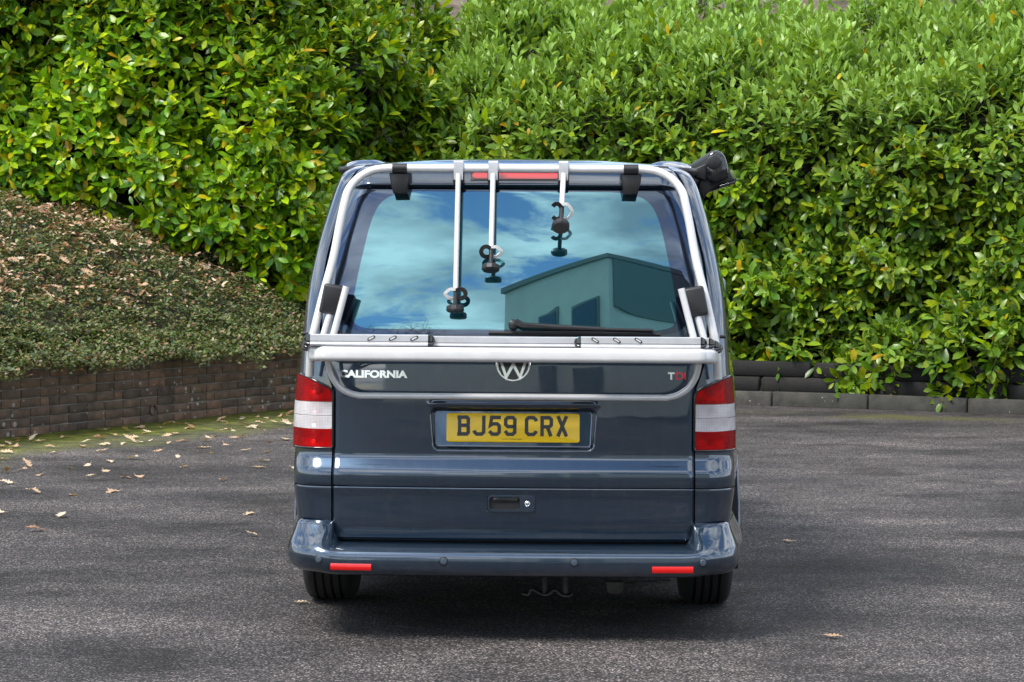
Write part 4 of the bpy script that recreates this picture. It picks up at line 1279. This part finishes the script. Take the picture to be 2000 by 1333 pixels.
# --- tailgate handle with lock
def handle():
    outer = rrect(.186, .066, .016, 6); inner = [(x - .026, z) for (x, z) in rrect(.120, .050, .012, 6)]
    n = len(outer); cx, cz = -.005, .536
    y0 = rear_y(0, .536)
    rings = [(outer, .001), (outer, -.004), ([(x * .985, z * .96) for x, z in outer], -.0065), ([(x, z) for x, z in inner], -.0065), ([((x + .026) * .97 - .026, z * .94) for x, z in inner], -.003), ([((x + .026) * .96 - .026, z * .92) for x, z in inner], .012)]
    V, F = [], []
    for (pl, d) in rings: V += [(cx + x, y0 + d, cz + z) for (x, z) in pl]
    for j in range(len(rings) - 1):
        for i in range(n):
            i2 = (i + 1) % n; F.append((j * n + i, j * n + i2, (j + 1) * n + i2, (j + 1) * n + i))
    h = build('tailgate_handle', V, F, PAINT, van)
    pl = [((x + .026) * .97 - .026, z * .93) for x, z in inner]
    v, f = slab(pl, -.02, -.008, 0, frame=lambda u, w, d: (cx + u, y0 - d, cz + w)); build('grip_pocket', v, f, BLACK, h)
    v, f = slab([(x * .9 - .026 * .0, z) for x, z in [((x + .026) * .94 - .026, z * .42 + .014) for x, z in inner]], -.010, -.002, .003, frame=lambda u, w, d: (cx + u, y0 - d, cz + w)); build('grip', v, f, BLACK_GLOSS, h)
    m = 18; lx = cx + .063
    prof = [(.0105, .004), (.0105, -.0075), (.0085, -.009), (.0075, -.007), (.0001, -.0075)]
    V = []
    for (rr, d) in prof: V += [(lx + rr * math.cos(6.2832 * k / m), y0 + d, cz + rr * math.sin(6.2832 * k / m)) for k in range(m)]
    F = [(j * m + k, j * m + (k + 1) % m, (j + 1) * m + (k + 1) % m, (j + 1) * m + k) for j in range(len(prof) - 1) for k in range(m)]
    build('lock', V, F, CHROME, h)
handle()

# --- number plate
GLYPH = {'B': [[(9, 0), (9, 79)], [(0, 72), (37, 72), (43, 66), (43, 46), (38, 40.5), (10, 40.5)], [(37, 40.2), (43, 35), (43, 13), (37, 7), (0, 7)]],
         'J': [[(43, 79), (43, 15), (35, 7), (15, 7), (7, 15), (5, 21)]],
         '5': [[(49, 72), (13, 72), (8, 41), (17, 47), (35, 47), (43, 39), (43, 15), (35, 7), (15, 7), (4, 19)]],
         '9': [[(5, 20), (15, 7), (35, 7), (43, 15), (43, 64), (35, 72), (15, 72), (7, 64), (7, 45), (15, 37), (43, 37)]],
         'C': [[(45, 58), (43, 64), (35, 72), (15, 72), (7, 64), (7, 15), (15, 7), (35, 7), (43, 15), (45, 21)]],
         'R': [[(7, 0), (7, 79)], [(7, 72), (36, 72), (43, 65), (43, 44), (36, 37), (7, 37)], [(27, 38), (42, 0)]],
         'X': [[(8, 0), (42, 79)], [(42, 0), (8, 79)]]}
def stroke(pts, w):
    """mitred flat stroke outline -> two side polylines"""
    P = [Vector(p) for p in pts]; Lf, Rt = [], []
    for i, p in enumerate(P):
        d1 = (p - P[i - 1]).normalized() if i else (P[1] - P[0]).normalized()
        d2 = (P[i + 1] - p).normalized() if i < len(P) - 1 else d1
        n = Vector((-d1.y - d2.y, d1.x + d2.x)).normalized(); k = (w / 2) / max(.45, n.dot(Vector((-d1.y, d1.x))))
        Lf.append(p + n * k); Rt.append(p - n * k)
    return Lf, Rt
def plate():
    pw, ph = .523, .112
    y0 = rear_y(0, .826) + .0267 - .004; K = .14
    cx, cz = -.001, .8285
    v, f = slab(rrect(pw, ph, .010, 6), 0, .006, .0012, frame=lambda u, w, d: (cx + u, y0 - d + w * K, cz + w))
    pl = build('number_plate', v, f, PLATE_Y, van)
    pl['label'] = 'yellow rear number plate with black characters'
    x0 = .0426; mb = MB()
    for i, ch in enumerate('BJ59 CRX'):
        if ch == ' ': x0 += .032 - .011; continue
        for k, st in enumerate(GLYPH[ch]):
            Lf, Rt = stroke(st, 14.0)
            h = .0066 + .0003 * k; n = len(Lf)
            q = [(cx - pw / 2 + x0 + p.x / 1000, cz - ph / 2 + .024 + p.y / 1000) for p in Lf + Rt]
            V = [(a, y0 - h + (b - cz) * K, b) for a, b in q] + [(a, y0 - .0055 + (b - cz) * K, b) for a, b in q]
            F = []
            for j in range(n - 1):
                F.append((j, j + 1, n + j + 1, n + j))
                F.append((j, 2 * n + j, 2 * n + j + 1, j + 1)); F.append((n + j + 1, 3 * n + j + 1, 3 * n + j, n + j))
            mb.add(V, F)
        x0 += .061
    mb.build('plate_characters', PLATE_TXT, pl, shade=False)
    return pl, (cx, y0, cz)

def text_mesh(s, height, width, depth, extra=0.0):
    cu = bpy.data.curves.new('lettering', 'FONT'); cu.body = s; cu.align_x = 'CENTER'; cu.extrude = depth / 2; cu.offset = extra
    o = bpy.data.objects.new('lettering_tmp', cu); col.objects.link(o)
    me = bpy.data.meshes.new_from_object(o.evaluated_get(bpy.context.evaluated_depsgraph_get()))
    bpy.data.objects.remove(o); bpy.data.curves.remove(cu)
    co = np.array([v.co[:] for v in me.vertices])
    lo, hi = co.min(0), co.max(0)
    co = (co - (lo + hi) / 2) / (hi - lo) * np.array([width, height, depth])
    for v, c in zip(me.vertices, co): v.co = (c[0], -c[2], c[1])
    me.materials.clear(); me.update()
    return me
pl_o, pl_c = plate()
me = text_mesh('Listers Volkswagen', .0062, .080, .0006)
me.materials.append(PLATE_TXT); link('dealer_lettering', me, None, pl_o, (pl_c[0] - .004, pl_c[1] - .0066 - .044 * .14, pl_c[2] - .044))

# --- badges
def bent(me, x, z, off):
    """lay lettering on the tailgate surface"""
    for v in me.vertices:
        X, Z = v.co.x + x, v.co.z + z
        v.co = (X, rear_y(X, Z) + v.co.y - off, Z)
    me.update(); return me
me = bent(text_mesh('CALIFORNIA', .030, .270, .006, .05), -.551, 1.036, .003); me.materials.append(CHROME); link('model_lettering', me, None, van)
me = bent(text_mesh('T', .029, .026, .006, .045), .618, 1.036, .003); me.materials.append(CHROME); link('engine_lettering', me, None, van)
me = bent(text_mesh('DI', .029, .040, .006, .02), .656, 1.036, .003); me.materials.append(CHROME_RED); link('engine_lettering', me, None, van)

def emblem():
    cx, cz, rad = -.001, 1.079, .068
    y0 = rear_y(0, cz) - .001; sl = -(rear_y(0, cz + .05) - rear_y(0, cz - .05)) / .1
    P = lambda u, w, d: (cx + u, y0 - d - w * sl, cz + w)
    circ = lambda r_: [(r_ * math.cos(6.28319 * k / 48), r_ * math.sin(6.28319 * k / 48)) for k in range(48)]
    v, f = slab(circ(rad * .97), 0, .004, 0, frame=P); em = build('emblem', v, f, BLACK_GLOSS, van)
    n = 48; rings = [(rad, 0), (rad, .008), (rad * .965, .0105), (rad * .90, .0105), (rad * .865, .008), (rad * .86, .003)]
    V = []
    for r_, d in rings: V += [P(a, b, d) for a, b in circ(r_)]
    F = [(j * n + k, j * n + (k + 1) % n, (j + 1) * n + (k + 1) % n, (j + 1) * n + k) for j in range(len(rings) - 1) for k in range(n)]
    build('emblem_ring', V, F, CHROME, em)
    mb = MB(); k_ = rad
    for j, st in enumerate([[(-.36, .80), (0, .06), (.36, .80)], [(-.80, .42), (-.40, -.74), (0, .0), (.40, -.74), (.80, .42)]]):
        Lf, Rt = stroke([(a * k_, b * k_) for a, b in st], k_ * .17)
        n = len(Lf); h = .0085 + .0006 * j
        q = [(p.x, p.y) for p in Lf + Rt]
        V = [P(a, b, h) for a, b in q] + [P(a, b, .003) for a, b in q]; F = []
        for i in range(n - 1):
            F += [(i, i + 1, n + i + 1, n + i), (i, 2 * n + i, 2 * n + i + 1, i + 1), (n + i + 1, 3 * n + i + 1, 3 * n + i, n + i)]
        mb.add(V, F)
    mb.build('emblem_letters', CHROME, em, shade=False)
emblem()

# --- rear wiper
def wiper():
    def gp(px, py, lift):
        y = .02
        x, z = at(px, py, y + .03); return Vector((x, rear_y(x, z) - lift, z))
    V = []; m = 20
    hub = gp(1003, 634, .0)
    prof = [(.020, .0), (.020, .030), (.016, .040), (.008, .044), (.0001, .045)]
    for rr, d in prof: V += [hub + Vector((rr * math.cos(6.2832 * k / m), -d, rr * math.sin(6.2832 * k / m))) for k in range(m)]
    F = [(j * m + k, j * m + (k + 1) % m, (j + 1) * m + (k + 1) % m, (j + 1) * m + k) for j in range(len(prof) - 1) for k in range(m)]
    w = build('wiper', V, F, BLACK, van)
    sec = [(.55, 1), (1, .4), (1, -.6), (-1, -.6), (-1, .4), (-.55, 1)]
    tube_obj('wiper_arm', [gp(1008, 629, .035), gp(1022, 635, .042), gp(1080, 638, .040), gp(1180, 642, .034)], [.015, .0125, .012, .0095], BLACK, w, sec=[(b * .8, a * .9) for a, b in sec][::-1])
    tube_obj('wiper_tip', [gp(1176, 642, .034), gp(1230, 643, .03), gp(1276, 644, .026)], [.007, .0065, .006], BLACK, w, seg=8)
    tube_obj('wiper_blade', [gp(955, 651, .012), gp(1100, 650.5, .014), gp(1290, 652, .012)], [.007, .010, .007], RUBBER, w, seg=6)
wiper()

# --- wheels
def wheel(x, y, sgn):
    cz = .335
    prof = [(-.108, .20), (-.112, .23), (-.113, .27), (-.106, .305), (-.092, .326), (-.075, .334)]
    for g in (-.052, -.017, .017, .052):
        prof += [(g - .006, .335), (g - .005, .326), (g + .005, .326), (g + .006, .335)]
    prof += [(.075, .334), (.092, .326), (.106, .305), (.113, .27), (.112, .23), (.108, .20)]
    n = 48; V = []
    for (dx, rr) in prof: V += [(x + dx, y + rr * math.cos(6.28319 * k / n), cz + rr * math.sin(6.28319 * k / n)) for k in range(n)]
    F = [(j * n + k, j * n + (k + 1) % n, (j + 1) * n + (k + 1) % n, (j + 1) * n + k) for j in range(len(prof) - 1) for k in range(n)]
    wh = build('wheel', V, F, RUBBER, van, sharp=35)
    prof = [(-.10, .205), (-.09, .19), (.02, .185), (.075, .20), (.09, .20), (.085, .18), (.05, .16), (.045, .06), (.06, .05), (.06, .0005)]
    V = []
    for (dx, rr) in prof: V += [(x + sgn * dx, y + rr * math.cos(6.28319 * k / n), cz + rr * math.sin(6.28319 * k / n)) for k in range(n)]
    F = [(j * n + k, j * n + (k + 1) % n, (j + 1) * n + (k + 1) % n, (j + 1) * n + k) for j in range(len(prof) - 1) for k in range(n)]
    build('rim', V, F, ALU_GREY, wh)
for (wy, _) in WHEELS:
    for sg in (-1, 1): wheel(sg * .805, wy, sg)

# --- underside
def underside():
    v, f = slab(rrect(1.30, 4.3, .08, 4), 0, .14, .02, frame=lambda u, w, d: (u, 2.42 + w, .44 - d)); build('floor_pan', v, f, BLACK_DULL, van)
    tube_obj('rear_axle', [(-.70, 1.02, .33), (.70, 1.02, .33)], .05, METAL_DARK, van, seg=12)
    # silencer across the back and its bracket
    tube_obj('silencer', [(-.42, .34, .305), (.20, .34, .295)], .085, METAL_DARK, van, sec=[(math.cos(a) * 1.0, math.sin(a) * .62) for a in np.linspace(0, 6.283, 19)[:-1]])
    # wavy towing bracket
    pts = [at(a, b, .12) for a, b in [(1022, 1158), (1034, 1160), (1041, 1150), (1058, 1158), (1072, 1160), (1086, 1151), (1098, 1160), (1112, 1162), (1121, 1158)]]
    path = spline([(x, .12, z) for x, z in pts], 4)
    v, f = tube(path, 1.0, sec=[(.028, .0035), (.028, -.0035), (-.028, -.0035), (-.028, .0035)]); tb = build('tow_bracket', v, f, METAL_DARK, van)
    for px in (1066, 1106):
        x, z = at(px, 1158, .12)
        tube_obj('bracket_stud', [(x, .12, z), (x, .12, .30)], .012, METAL_DARK, tb, seg=8)
    x, z = at(1203, 1148, .1)
    v, f = slab([(-.035, .03), (-.032, -.01), (-.015, -.022), (.018, -.022), (.032, -.012), (.036, .03)], 0, .03, .004, frame=lambda u, w, d: (x + u, .12 - d, z + w)); build('exhaust_hanger', v, f, METAL_DARK, van)
    tube_obj('cable', [(x + .03, .11, z + .02), (x + .12, .11, z + .027), (x + .22, .14, z + .03)], .004, METAL_DARK, van, seg=6)
underside()

# ------------------------------------------------------------------ awning on the right roof edge
def awning():
    root = empty('awning', (0, 0, 0), YAW)
    tag(root, 'black roll-out awning housing fixed along the roof edge of the van', 'awning')
    y0 = .72
    P = lambda u, w, d: (u, y0 - d, w)
    pxs = [(1362, 372), (1366, 345), (1374, 312), (1378, 300), (1386, 294), (1395, 292), (1405, 294), (1412, 301), (1418, 318), (1426, 338), (1433, 349), (1431, 354), (1404, 360), (1384, 372), (1372, 388)]
    sh = -.018
    poly = [(at(a, b, y0)[0] + sh, at(a, b, y0)[1]) for a, b in pxs][::-1]
    v, f = slab(poly, -2.55, 0, .006, frame=P); build('housing', v, f, BLACK, root)
    cap = [(at(a, b, y0)[0] + sh, at(a, b, y0)[1]) for a, b in [(1377, 344), (1377, 304), (1386, 295), (1396, 293), (1406, 296), (1413, 304), (1419, 322), (1421, 345), (1400, 355), (1386, 357)]][::-1]
    v, f = slab(cap, 0.001, .030, .012, frame=P); build('end_cap', v, f, BLACK_GLOSS, root)
    knob = at(1391, 318, y0); ct = []
    circ = [(knob[0] + sh + .030 * math.cos(6.2832 * k / 24), knob[1] + .004 + .030 * math.sin(6.2832 * k / 24)) for k in range(24)]
    v, f = slab(circ, .028, .038, .004, frame=P); build('roller_cap', v, f, BLACK, root)
    lip = [(at(a, b, y0)[0] + sh, at(a, b, y0)[1]) for a, b in [(1402, 361), (1432, 352), (1435, 346), (1437, 350), (1433, 357), (1404, 366)]][::-1]
    v, f = slab(lip, -2.55, .02, .002, frame=P); build('lead_rail', v, f, BLACK_GLOSS, root)
    for yy in (.02, -1.2, -2.3):
        br = [(at(a, b, y0)[0] + sh, at(a, b, y0)[1]) for a, b in [(1350, 330), (1378, 318), (1378, 352), (1356, 345), (1349, 336)]][::-1]
        v, f = slab(br, yy - .10, yy - .01, .004, frame=P); build('bracket', v, f, BLACK, root)
awning()

# ------------------------------------------------------------------ bicycle rack hung on the tailgate
def rack():
    root = empty('bicycle_rack', (0, 0, 0), YAW)
    tag(root, 'silver tubular bicycle rack folded up on the tailgate of the van', 'bike rack')
    def p3(dx, py, y, sg=1):
        x, z = at(1004 + dx, py, y); return Vector((sg * x, y, z))
    yy = lambda py: float(np.interp(py, [330, 345, 391, 505, 637, 700, 740], [.125, .115, .080, .045, -.010, -.015, .0]))
    side = [(245, 330), (262, 331.5), (280, 335), (300, 345), (316, 359), (327, 376), (333, 398), (342, 440), (354, 505), (372, 574), (388, 640), (394, 668), (397, 700), (399, 737)]
    R_ = spline([p3(a, b, yy(b)) for a, b in side], 5); L_ = spline([p3(a, b, yy(b), -1) for a, b in side], 5)
    path = list(reversed(L_)) + [Vector((x, .125, R_[0].z)) for x in (-.3, -.1, .1, .3)] + R_
    tube_obj('upper_frame', path, .0165, ALU, root, seg=18, up=(0, 1, 0))
    for sg in (-1, 1):
        tube_obj('support_tube', [p3(327, 562, -.055, sg), p3(340, 612, -.06, sg), p3(351, 654, -.065, sg), p3(356, 680, -.07, sg)], .0135, ALU, root, seg=14)
        tube_obj('support_tube', [p3(356, 600, -.035, sg), p3(361, 622, -.038, sg), p3(371, 656, -.045, sg), p3(376, 682, -.05, sg)], .0135, ALU, root, seg=14)
        q = [p3(368, 555, 0), p3(324, 563, 0), p3(343, 619, 0), p3(379, 612, 0)]
        poly = [(v.x * 1.0 * 1.0, v.z) for v in q]
        cxp = sum(a for a, _ in poly) / 4; czp = sum(b for _, b in poly) / 4
        rp = []
        for i in range(4):
            a, b, c = Vector(poly[i - 1]), Vector(poly[i]), Vector(poly[(i + 1) % 4])
            for t in (0, .5, 1):
                p_, q_ = b + (a - b).normalized() * .010, b + (c - b).normalized() * .010
                w_ = p_ * (1 - t) ** 2 + b * 2 * t * (1 - t) + q_ * t * t; rp.append((w_.x, w_.y))
        v, f = slab(rp, -.005, .062, .010, frame=lambda u, w, d: (sg * u, .005 - d - (0), w))
        if sg < 0: f = [tuple(reversed(k)) for k in f]
        br = build('clamp_block', v, f, BLACK, root)
        # strap pads on the top rail
        xa = .47 * 1.0; 
        zt = R_[0].z
        pad = [(-.043, -.018), (.043, -.018), (.034, -.070), (.026, -.100), (-.030, -.100), (-.034, -.060)]
        if sg < 0: pad = [(-a, b) for a, b in pad][::-1]
        v, f = slab(pad[::-1], -.10, .016, .006, frame=lambda u, w, d: (sg * .458 + u, .140 - d, zt + w)); sp_ = build('strap_pad', v, f, BLACK, root)
        v, f = tube([(sg * .458 - .029, .125, zt), (sg * .458 + .029, .125, zt)], .0195, seg=18); build('strap', v, f, BLACK, sp_)
        # small pivot bolts beside the uprights
        pb = p3(402, 655, .0, sg); tube_obj('pivot_bolt', [pb, pb + Vector((sg * .022, 0, 0))], .008, BLACK_GLOSS, root, seg=10)
        pb = p3(345, 652, -.02, sg); tube_obj('pivot_bolt', [pb, pb + Vector((-sg * .022, 0, 0))], .007, BLACK_GLOSS, root, seg=10)
    # main beam
    zb_ = at(1004, 694, -.215)[1]
    sec = [(a * .5, b * .5) for a, b in rrect(.046, .056, .017, 5)]
    pth = [(-.775, -.035, zb_ - .010), (-.770, -.085, zb_ - .008), (-.755, -.155, zb_ - .004), (-.722, -.200, zb_), (-.67, -.215, zb_), (-.3, -.215, zb_), (.3, -.215, zb_), (.67, -.215, zb_), (.722, -.200, zb_), (.755, -.155, zb_ - .004), (.770, -.085, zb_ - .008), (.775, -.035, zb_ - .010)]
    pth = spline(pth, 4)
    v, f = tube(pth, 1.0, sec=[(b * 2, a * 2) for a, b in sec], up=(0, -1, 0)); build('main_beam', v, f, ALU, root, sharp=60)
    # lower hoop
    hoop = [(363, 700), (361, 716), (355, 737), (341, 757), (321, 770), (299, 775.5)]
    R2 = spline([p3(a, b, -.075 + .018 * smooth(715, 775, b)) for a, b in hoop], 5); L2 = spline([p3(a, b, -.075 + .018 * smooth(715, 775, b), -1) for a, b in hoop], 5)
    tube_obj('lower_hoop', L2 + [Vector((x, R2[-1].y, R2[-1].z)) for x in (-.3, -.1, .1, .3)] + list(reversed(R2)), .0128, ALU, root, seg=16, up=(0, 1, 0))
    # wheel rails: channel section with a rounded lower lip; black end caps
    sec = [(-.020, .0225), (.014, .0225), (.0175, .020), (.0185, -.002), (.0155, -.004), (.0175, -.0065), (.022, -.010), (.0235, -.0145), (.022, -.019), (.016, -.022), (-.020, -.022)]
    def rail(x0, x1, y, z, caps, slots=None, sc_=1.0, label=None):
        v = []; m = len(sec)
        for x in (x0, x1): v += [(x, y - a * sc_, z + b * sc_) for a, b in sec]
        f = [(k, (k + 1) % m, m + (k + 1) % m, m + k) for k in range(m)] + [tuple(reversed(range(m))), tuple(range(m, 2 * m))]
        rl = build('wheel_rail', v, f, ALU_GREY, root, sharp=25)
        for (xe, sg) in caps:
            V = []; L = 6
            for k in range(L):
                t = k / (L - 1); sh = math.sqrt(max(0.02, 1 - (t * .98) ** 2)) * 1.04
                V += [(xe + sg * (-.004 + t * .026), y - a * sc_ * sh, z + b * sc_ * sh) for a, b in sec]
            F = [(j * m + k, j * m + (k + 1) % m, (j + 1) * m + (k + 1) % m, (j + 1) * m + k) for j in range(L - 1) for k in range(m)] + [tuple(reversed(range(m))), tuple(range((L - 1) * m, L * m))]
            build('end_cap', V, F, BLACK_GLOSS, rl)
        for (sx, ang) in (slots or []):
            cap = [(math.cos(a) * .0058 + (.0105 if math.cos(a) > 0 else -.0105), math.sin(a) * .0058) for a in np.linspace(0, 6.2832, 17)[:-1]]
            ca_, sa = math.cos(ang), math.sin(ang)
            fr = lambda u, w, d: (sx + u * ca_ - w * sa, y - .0182 - d, z + .0095 + u * sa + w * ca_)
            v, f = slab(cap, -.001, .0022, .0006, frame=fr); sl = build('slot', v, f, BLACK, rl)
            v, f = slab([(a * .68, b * .5) for a, b in cap], .0, .0026, 0, frame=fr); build('slot_opening', v, f, ALU, sl)
        return rl
    yF, zF = -.192, at(1004, 668, -.192)[1]
    s_ = FPX / (9 + yF)
    X = lambda px: (px - 1004) / s_
    rail(X(607), X(842), yF, zF + .002, [(X(607), -1), (X(842), 1)], [(X(729), .5), (X(771), .5), (X(813), .5)])
    rail(X(1136), X(1373), yF, zF - .001, [(X(1136), -1), (X(1373), 1)], [(X(1166), -.55), (X(1208), -.55), (X(1250), -.55)])
    rail(X(602), X(1390), -.145, zF - .004, [(X(602), -1), (X(1390), 1)], None, .95)
    rail(X(598), X(1402), -.098, zF - .016, [(X(598), -1), (X(1402), 1)], None, .95)
    rail(X(594), X(1408), -.052, zF - .026, [(X(594), -1), (X(1408), 1)], None, .95)

    # holding arms with clamps
    def arm(px, top, end, y0, y1, knob_px, hook, tall, open_out=False):
        a = Vector((at(px, top, .10)[0], .10, at(px, top, .10)[1]))
        ex, ey = end; b = Vector((at(ex, ey, y1)[0], y1, at(ex, ey, y1)[1]))
        ax = (b - a).normalized()
        zt = R_[0].z
        # saddle over the top rail
        half = .0185
        prof = [(.098, .023), (.112, .031), (.138, .031), (.150, .024), (.153, -.005), (.151, -.045), (.146, -.047), (.145, -.01), (.142, .012), (.112, .012), (.104, -.02), (.098, -.02)]
        prof = [(y_ * 1.0, w) for y_, w in prof]
        V = []
        for sx in (-half, half): V += [(a.x + sx, .25 - y_, zt + w) for y_, w in prof]
        n = len(prof); F = [(k, (k + 1) % n, n + (k + 1) % n, n + k) for k in range(n)]
        bm = bmesh.new(); vv = [bm.verts.new(v) for v in V]
        for f in F: bm.faces.new([vv[i] for i in f])
        bm.faces.new([vv[i] for i in range(n)][::-1]); bm.faces.new([vv[n + i] for i in range(n)])
        bmesh.ops.recalc_face_normals(bm, faces=bm.faces)
        me = bpy.data.meshes.new('saddle'); bm.to_mesh(me); bm.free(); me.shade_smooth(); me.set_sharp_from_angle(angle=R(35))
        h = empty('holding_arm'); h.parent = root
        link('saddle', me, ALU_GREY, h)
        v, f = slab(rrect(half * 2 + .008, .080, .008, 3), 0, .020, .003, frame=lambda u, w, d: (a.x + u, .150 - d - .012, zt - .020 + w)); build('saddle_liner', v, f, BLACK, h)
        tube_obj('rod', [a + Vector((0, 0, .01)), b], .0105, ALU, h, seg=16)
        # clamp frame in the plane across the rod
        side = Vector((1, 0, 0)); fwd = ax.cross(side).normalized()
        if fwd.y > 0: fwd = -fwd
        vup = -ax
        def Q(u, w, d): return b + side * u + vup * w + fwd * d
        dr = hook                                     # side the silver jaw points to
        jaw = [(0, .019), (dr * .022, .019), (dr * .036, .008), (dr * .043, .0), (dr * .036, -.008), (dr * .022, -.019), (0, -.019)]
        zv = Vector((0, -.25, 1)).normalized(); cc = b + Vector((0, -.004, -.010 * tall))
        J = [cc + side * u + zv * (w * tall) for u, w in jaw]
        v, f = tube(fillet(J, .004, 2), 1.0, sec=[(.006, .0026), (.006, -.0026), (-.006, -.0026), (-.006, .0026)], up=(0, -1, 0)); build('silver_jaw', v, f, ALU, h, sharp=40)
        a0 = 40 if (dr > 0) != open_out else 220
        C = [cc + side * (-dr * .019 + .020 * math.cos(t)) + zv * (.0195 * tall * math.sin(t)) for t in np.linspace(R(a0), R(a0 + 280), 18)]
        v, f = tube(C, 1.0, sec=[(.008, .0034), (.008, -.0034), (-.008, -.0034), (-.008, .0034)], up=(0, -1, 0)); build('hook', v, f, BLACK, h, sharp=40)
        kx, ky = knob_px
        e = b + ax * ((at(1004, ky, y1)[1] - b.z) / ax.z if abs(ax.z) > .2 else .07)
        tube_obj('clamp_stem', [b - ax * .004, e], .0085, BLACK, h, seg=12)
        kn = []; m = 22
        prof = [(.012, -.014), (.026, -.012), (.033, -.007), (.034, .008), (.030, .014), (.0001, .015)]
        for rr, d in prof:
            for k in range(m):
                r2 = rr * (1 + (.05 if k % 2 and rr > .02 else 0)); t = 6.2832 * k / m
                kn.append(e + ax * d + side * (r2 * math.cos(t)) + fwd * (r2 * math.sin(t)))
        F = [(j * m + k, j * m + (k + 1) % m, (j + 1) * m + (k + 1) % m, (j + 1) * m + k) for j in range(len(prof) - 1) for k in range(m)] + [tuple(reversed(range(m)))]
        build('knob', kn, F, BLACK, h, sharp=30)
    arm(893, 346, (890.5, 570), .10, -.005, (890, 603), -1, 1.0)
    arm(961, 346, (959.5, 487), .10, .000, (959, 523), 1, 1.05)
    arm(1098.5, 346, (1097, 405), .10, -.020, (1098, 441), 1, 1.6, True)
rack()

# ------------------------------------------------------------------ across the yard, behind the viewer (seen mirrored in the rear window)
def office():
    root = empty('office_building', (1.5, -16.6, 0), R(-129))
    tag(root, 'pale flat-roofed building across the yard, mirrored in the rear window of the van', 'building')
    # local x runs along the face with the windows, local y out of that face towards the van's left, the block stands on -y
    def box(name, x0, x1, y0, y1, z0, z1, mat, par=root):
        v = [(x, y, z) for z in (z0, z1) for (x, y) in ((x0, y0), (x1, y0), (x1, y1), (x0, y1))]
        return build(name, v, [(3, 2, 1, 0), (4, 5, 6, 7), (0, 1, 5, 4), (1, 2, 6, 5), (2, 3, 7, 6), (3, 0, 4, 7)], mat, par, shade=False)
    H = 9.55
    L_, D_ = 4.55, 12.0
    box('wall', 0, L_, 0, D_, 0, H, RENDER_W)
    box('roof_edge', -.10, L_ + .10, -.10, D_ + .10, H + .002, H + .20, RENDER_D)
    box('clad_panel', -.06, -.003, .15, D_ - .2, H - 1.75, H - .02, RENDER_D)
    for z0 in (6.35, 3.5, .6):
        for (x0, x1, zt) in ((.35, 1.42, 8.15), (2.0, 2.85, 8.35)):
            w = box('window', x0, x1, -.05, -.003, z0, z0 + (zt - 6.35), RENDER_D)
            box('pane', x0 + .07, x1 - .07, -.07, -.052, z0 + .07, z0 + (zt - 6.35) - .07, PANE, w)
    box('low_wing', L_ + .003, L_ + 9, .8, D_, 0, 5.2, RENDER_W)
office()

def bare_tree(loc, h, seed, label):
    r = random.Random(seed)
    root = empty('bare_tree', loc); tag(root, label, 'tree', 'bare trees across the yard')
    mt, mc = MB(), MB()
    def grow(p, d, L, rad, lev):
        pts = [p]; q = p.copy(); dd = d.copy()
        for k in range(4):
            dd = (dd + Vector((r.gauss(0, .13), r.gauss(0, .13), r.gauss(.05, .08)))).normalized(); q = q + dd * L / 4; pts.append(q.copy())
        v, f = tube(pts, [rad * (1 - .12 * k) for k in range(5)], seg=6 if lev < 2 else 3); (mt if lev == 0 else mc).add(v, f)
        if lev < 5:
            for k in range(5 if lev < 2 else 4):
                b = pts[r.choice([2, 3, 4])]; a = r.uniform(0, 6.28); s_ = r.uniform(.4, .85)
                e1 = dd.orthogonal().normalized(); e2 = dd.cross(e1)
                nd = (dd * math.cos(s_) + (e1 * math.cos(a) + e2 * math.sin(a)) * math.sin(s_)).normalized()
                grow(b, nd, L * r.uniform(.55, .72), rad * .42, lev + 1)
    grow(Vector((0, 0, -.05)), Vector((0, 0, 1)), h * .38, h * .022, 0)
    mt.build('trunk', BARK, root); mc.build('crown', TWIG, root)
bare_tree((-6.0, -31, 0), 15.0, 3, 'bare winter tree nearest the pale building across the yard, mirrored in the rear window')
bare_tree((-9.2, -33, 0), 15.0, 4, 'bare winter tree far across the yard, mirrored low in the rear window')
